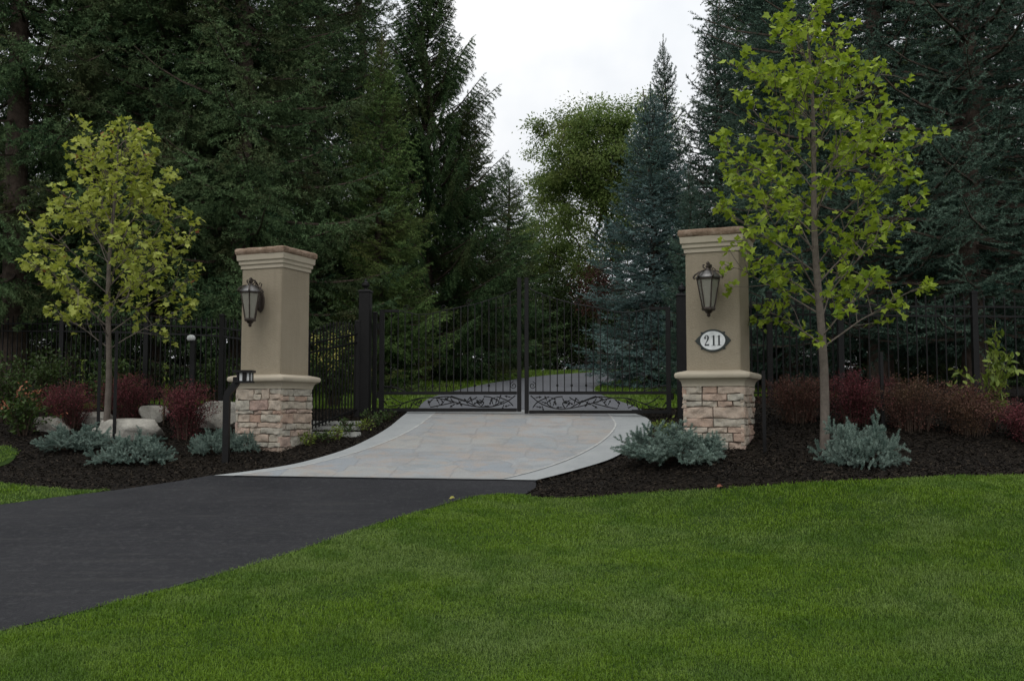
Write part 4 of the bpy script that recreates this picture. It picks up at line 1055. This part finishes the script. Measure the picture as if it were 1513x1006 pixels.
plant(cA, 118, 19.2, 16.5, 'tall dark spruce directly behind the left maple', 2.2, .95, 16)
plant(cB, 232, 18.4, 16.0, 'tall dark spruce above and right of the left maple crown', 1.1, .95, 15)
plant(cB, 352, 18.0, 15.5, 'tall dark spruce directly behind the left pillar', 3.3, .95, 15)
plant(cB, 462, 22.5, 15.0, 'tall dark spruce between the left pillar and the drooping spruce, reaching out of view', 5.0, .9, 15)
plant(cN, 628, 24.0, topH(628, -55, 24), 'spruce with long drooping branches against the sky left of the gap', 0.6, 1.16, 13)
plant(cG, 560, 19.6, topH(560, 40, 19.6), 'mid-green conical spruce behind the left gate leaf', 0.2, .92, 9)
plant(cG, 690, 24.5, topH(690, 130, 24.5), 'narrow green spruce in front of the drooping one, left of the gate centre', 1.9, 1.08, 9, 'spruce_dark')
plant(cG, 752, 31, topH(752, 235, 31), 'smaller dark spruce at the left foot of the sky gap', 3.9, 1.25, 9, 'spruce_dark')
plant(cBl, 985, 27, topH(985, 45, 27), 'slender spruce with a sharp spire right of the sky gap', 1.0, .66, 9, 'spruce_grey')
plant(cBl, 965, 21.5, topH(965, 120, 21.5), 'blue spruce behind the right gate leaf', 2.0, 1.18, 9)
plant(cBl, 1066, 24, topH(1066, -20, 24), 'tall blue-green spruce rising behind the 211 pillar', 4.4, .85, 9, 'spruce_grey')
plant(cG, 1022, 18.5, topH(1022, 240, 18.5), 'dark green spruce close behind the 211 pillar', 5.3, .72, 9, 'spruce_grey')
plant(cB, 1170, 19.5, 14.0, 'dark spruce behind the left half of the right maple', .3, .85, 15, 'spruce_grey')
plant(cS, 1300, 16.0, 14.0, 'broad dark spruce with pale branch tips behind the right maple', 2.6, 1.1, 13)
plant(cS, 1440, 15.0, 13.5, 'broad near dark spruce on the right above the fence', 4.1, 1.05, 13)
plant(cS, 1560, 17.0, 14.5, 'dark spruce cut by the right edge of the photo', 1.7, 1.0, 13)
# second row, closing the wood behind
for px, Y, H, pr_, H0, lab in ((-70, 20, 16, cA, 16, 'tall dark spruce cut by the left edge, behind the thick trunk'), (172, 29, 17, cA, 16, 'back-row spruce seen between the left maple and the spruce right of it'), (300, 26, 18, cB, 15, 'back-row spruce above left of the left pillar'), (410, 28, 17.5, cA, 16, 'back-row spruce above right of the left pillar'), (525, 29, 17.0, cA, 16, 'back-row spruce behind the tip of the mid-green conical spruce'),
                              (1130, 27, 16, cB, 15, 'back-row spruce between the 211 pillar and the right maple'), (1235, 25, 17, cS, 13, 'back-row spruce behind the top of the right maple'), (1380, 24, 17, cB, 15, 'back-row spruce between the broad dark spruces on the right'), (1500, 25, 17, cS, 13, 'back-row spruce at the upper right corner'), (-5, 26, 6.5, cG, 9, 'young spruce low behind the thick trunk at the left edge'), (80, 24, 5.5, cG, 9, 'young spruce low behind the left maple and the fence'), (190, 24, 5.5, cG, 9, 'young spruce low behind the globe lamp post'), (1150, 21, 5.0, cG, 9, 'young spruce low behind the fence left of the right maple trunk'), (1275, 22, 5.5, cG, 9, 'young spruce low behind the fence right of the right maple trunk'), (1385, 21, 5.0, cG, 9, 'young spruce low behind the fence above the right barberries'), (1500, 22, 5.5, cG, 9, 'young spruce low behind the fence at the right edge')):
    plant(pr_, px, Y, H, lab, px * .1, .85 if H0 > 9 else 1.25, H0, 'spruce_dark' if H0 == 9 else None)

W_ = 'leafy trees beyond the gate'
def crown_at(px, py, Y, base):
    p = at(px, py, Y); return (p.x - base[0], 0, p.z - base[2])
b = on(930, 33); broad_tree('deciduous_tree', 'open yellow-green deciduous tree with visible limbs in the sky gap', b, 203, crown_at(888, 275, 33, b), (2.75, 2.2, 3.1), 480, 160, .098, 'wood_leaf', lean=(.2, 0), group=W_, low_thin=.55, clump=.22)
b = on(812, 37); broad_tree('deciduous_tree', 'small dark leafy tree beyond the meeting of the gate leaves', b, 204, crown_at(805, 400, 37, b), (2.2, 1.8, 2.6), 330, 110, .095, 'wood_leaf', group=W_, low_thin=.3, clump=.2)
b = on(868, 34.5); broad_tree('deciduous_tree', 'low leafy tree beyond the far drive behind the right gate leaf', b, 207, crown_at(862, 462, 34.5, b), (1.9, 1.5, 1.7), 190, 60, .095, 'shrub_leaf', group=W_)
b = on(720, 35); broad_tree('deciduous_tree', 'low leafy tree beyond the lawn behind the left gate leaf', b, 208, crown_at(722, 455, 35, b), (2.0, 1.5, 1.8), 190, 60, .095, 'shrub_leaf', group=W_)
b = on(885, 29.5); broad_tree('deciduous_tree', 'small reddish-leaved tree left of the blue spruce', b, 212, crown_at(884, 425, 29.5, b), (.6, .6, .75), 60, 40, .085, 'red_leaf', group=W_)
for i, (px, Y, h, w, lab) in enumerate(((500, 24, 1.7, 1.3, 'dark green bush on the lawn edge behind the yellow blossoms'), (600, 29, 2.6, 1.8, 'dark green bush at the back of the lawn, left of the far drive'), (690, 33, 3.0, 1.9, 'dark green bush left of the top of the far drive'), (765, 36, 3.2, 1.8, 'dark green bush behind the gate meeting stiles'), (845, 36.5, 3.2, 1.9, 'dark green bush at the top of the far drive'), (925, 37, 3.4, 1.9, 'dark green bush right of the far drive top'), (805, 39, 2.6, 2.2, 'lower dark bush behind the gate between the two taller ones'), (885, 40, 3.0, 2.0, 'farthest dark bush over the crest of the drive'))):
    stem_shrub('hedge_bush', lab, 'bush', on(px, Y), 80 + i, h, w, 'shrub_leaf', 110, .11, 110, .5, 'bushes at the far end of the lawn', leafy=.4, start=.02, foot=.75)

# fallen leaves on the near lawn
for px, py, mat, lab in ((665, 744, 'yellow_flower', 'pale yellow fallen leaf on the lawn edge by the asphalt'), (1060, 727, 'orange_flower', 'orange fallen leaf where the right lawn meets the mulch')):
    x, y = hit(px, py); V, Fc, t = leaves(np.array([[0, 0, 0.]]), np.array([[1., .2, .1]]), .06, np.random.default_rng(3), 'maple', 0)
    o = fastmesh('fallen_leaf', V, Fc, mat, None, t); o.location = (x, y, gz(x, y) + .055); tag(o, lab, 'leaf', 'fallen leaves')

# ------------------------------------------------------------------ light, sky, camera
w = bpy.data.worlds.new('World'); sc.world = w; w.use_nodes = True; nt = w.node_tree
bg = nt.nodes['Background']; bg.inputs['Strength'].default_value = .1
SUN_EL, SUN_ROT = R(58), R(200)
sky = N(nt, 'ShaderNodeTexSky', sky_type='NISHITA'); sky.sun_disc = False; sky.sun_elevation = SUN_EL; sky.sun_rotation = SUN_ROT
tc = N(nt, 'ShaderNodeTexCoord').outputs['Generated']
sx = N(nt, 'ShaderNodeSeparateXYZ'); nt.links.new(tc, sx.inputs[0])
mr = N(nt, 'ShaderNodeMapRange'); mr.inputs[1].default_value = 0; mr.inputs[2].default_value = 1; mr.inputs[3].default_value = 8.6; mr.inputs[4].default_value = 13.2
nt.links.new(sx.outputs['Z'], mr.inputs[0])
cn = ramp(nt, noise(nt, 3.6, 5, .55, tc), [(.34, (.80, .845, .905)), (.5, (.95, .975, 1.005)), (.62, (1.08, 1.085, 1.085))])
vm = N(nt, 'ShaderNodeVectorMath', operation='SCALE'); nt.links.new(cn, vm.inputs[0]); nt.links.new(mr.outputs[0], vm.inputs['Scale'])
nt.links.new(mix(nt, .96, sky.outputs[0], vm.outputs[0]), bg.inputs['Color'])
sl = bpy.data.lights.new('Sun', 'SUN'); sl.energy = .85; sl.angle = R(35); sl.color = (1, .985, .96)
so = link(bpy.data.objects.new('Sun', sl))
# sky rotation is measured clockwise from +Y, the lamp shines along its -Z
dv = Vector((math.sin(SUN_ROT) * math.cos(SUN_EL), math.cos(SUN_ROT) * math.cos(SUN_EL), math.sin(SUN_EL)))
so.rotation_euler = dv.to_track_quat('Z', 'Y').to_euler()
cam = bpy.data.cameras.new('Camera'); cam.sensor_width = 36; cam.lens = F / 1513 * 36; cam.clip_end = 2000; cam.clip_start = .05
co = link(bpy.data.objects.new('Camera', cam)); co.location = (0, 0, EYE); co.rotation_euler = (R(90) + PITCH, 0, 0)
sc.camera = co
sc.view_settings.view_transform = 'Standard'; sc.view_settings.look = 'None'; sc.view_settings.exposure = 0; sc.view_settings.gamma = 1
sc.render.engine = 'CYCLES'; sc.cycles.max_bounces = 8; sc.cycles.transparent_max_bounces = 8
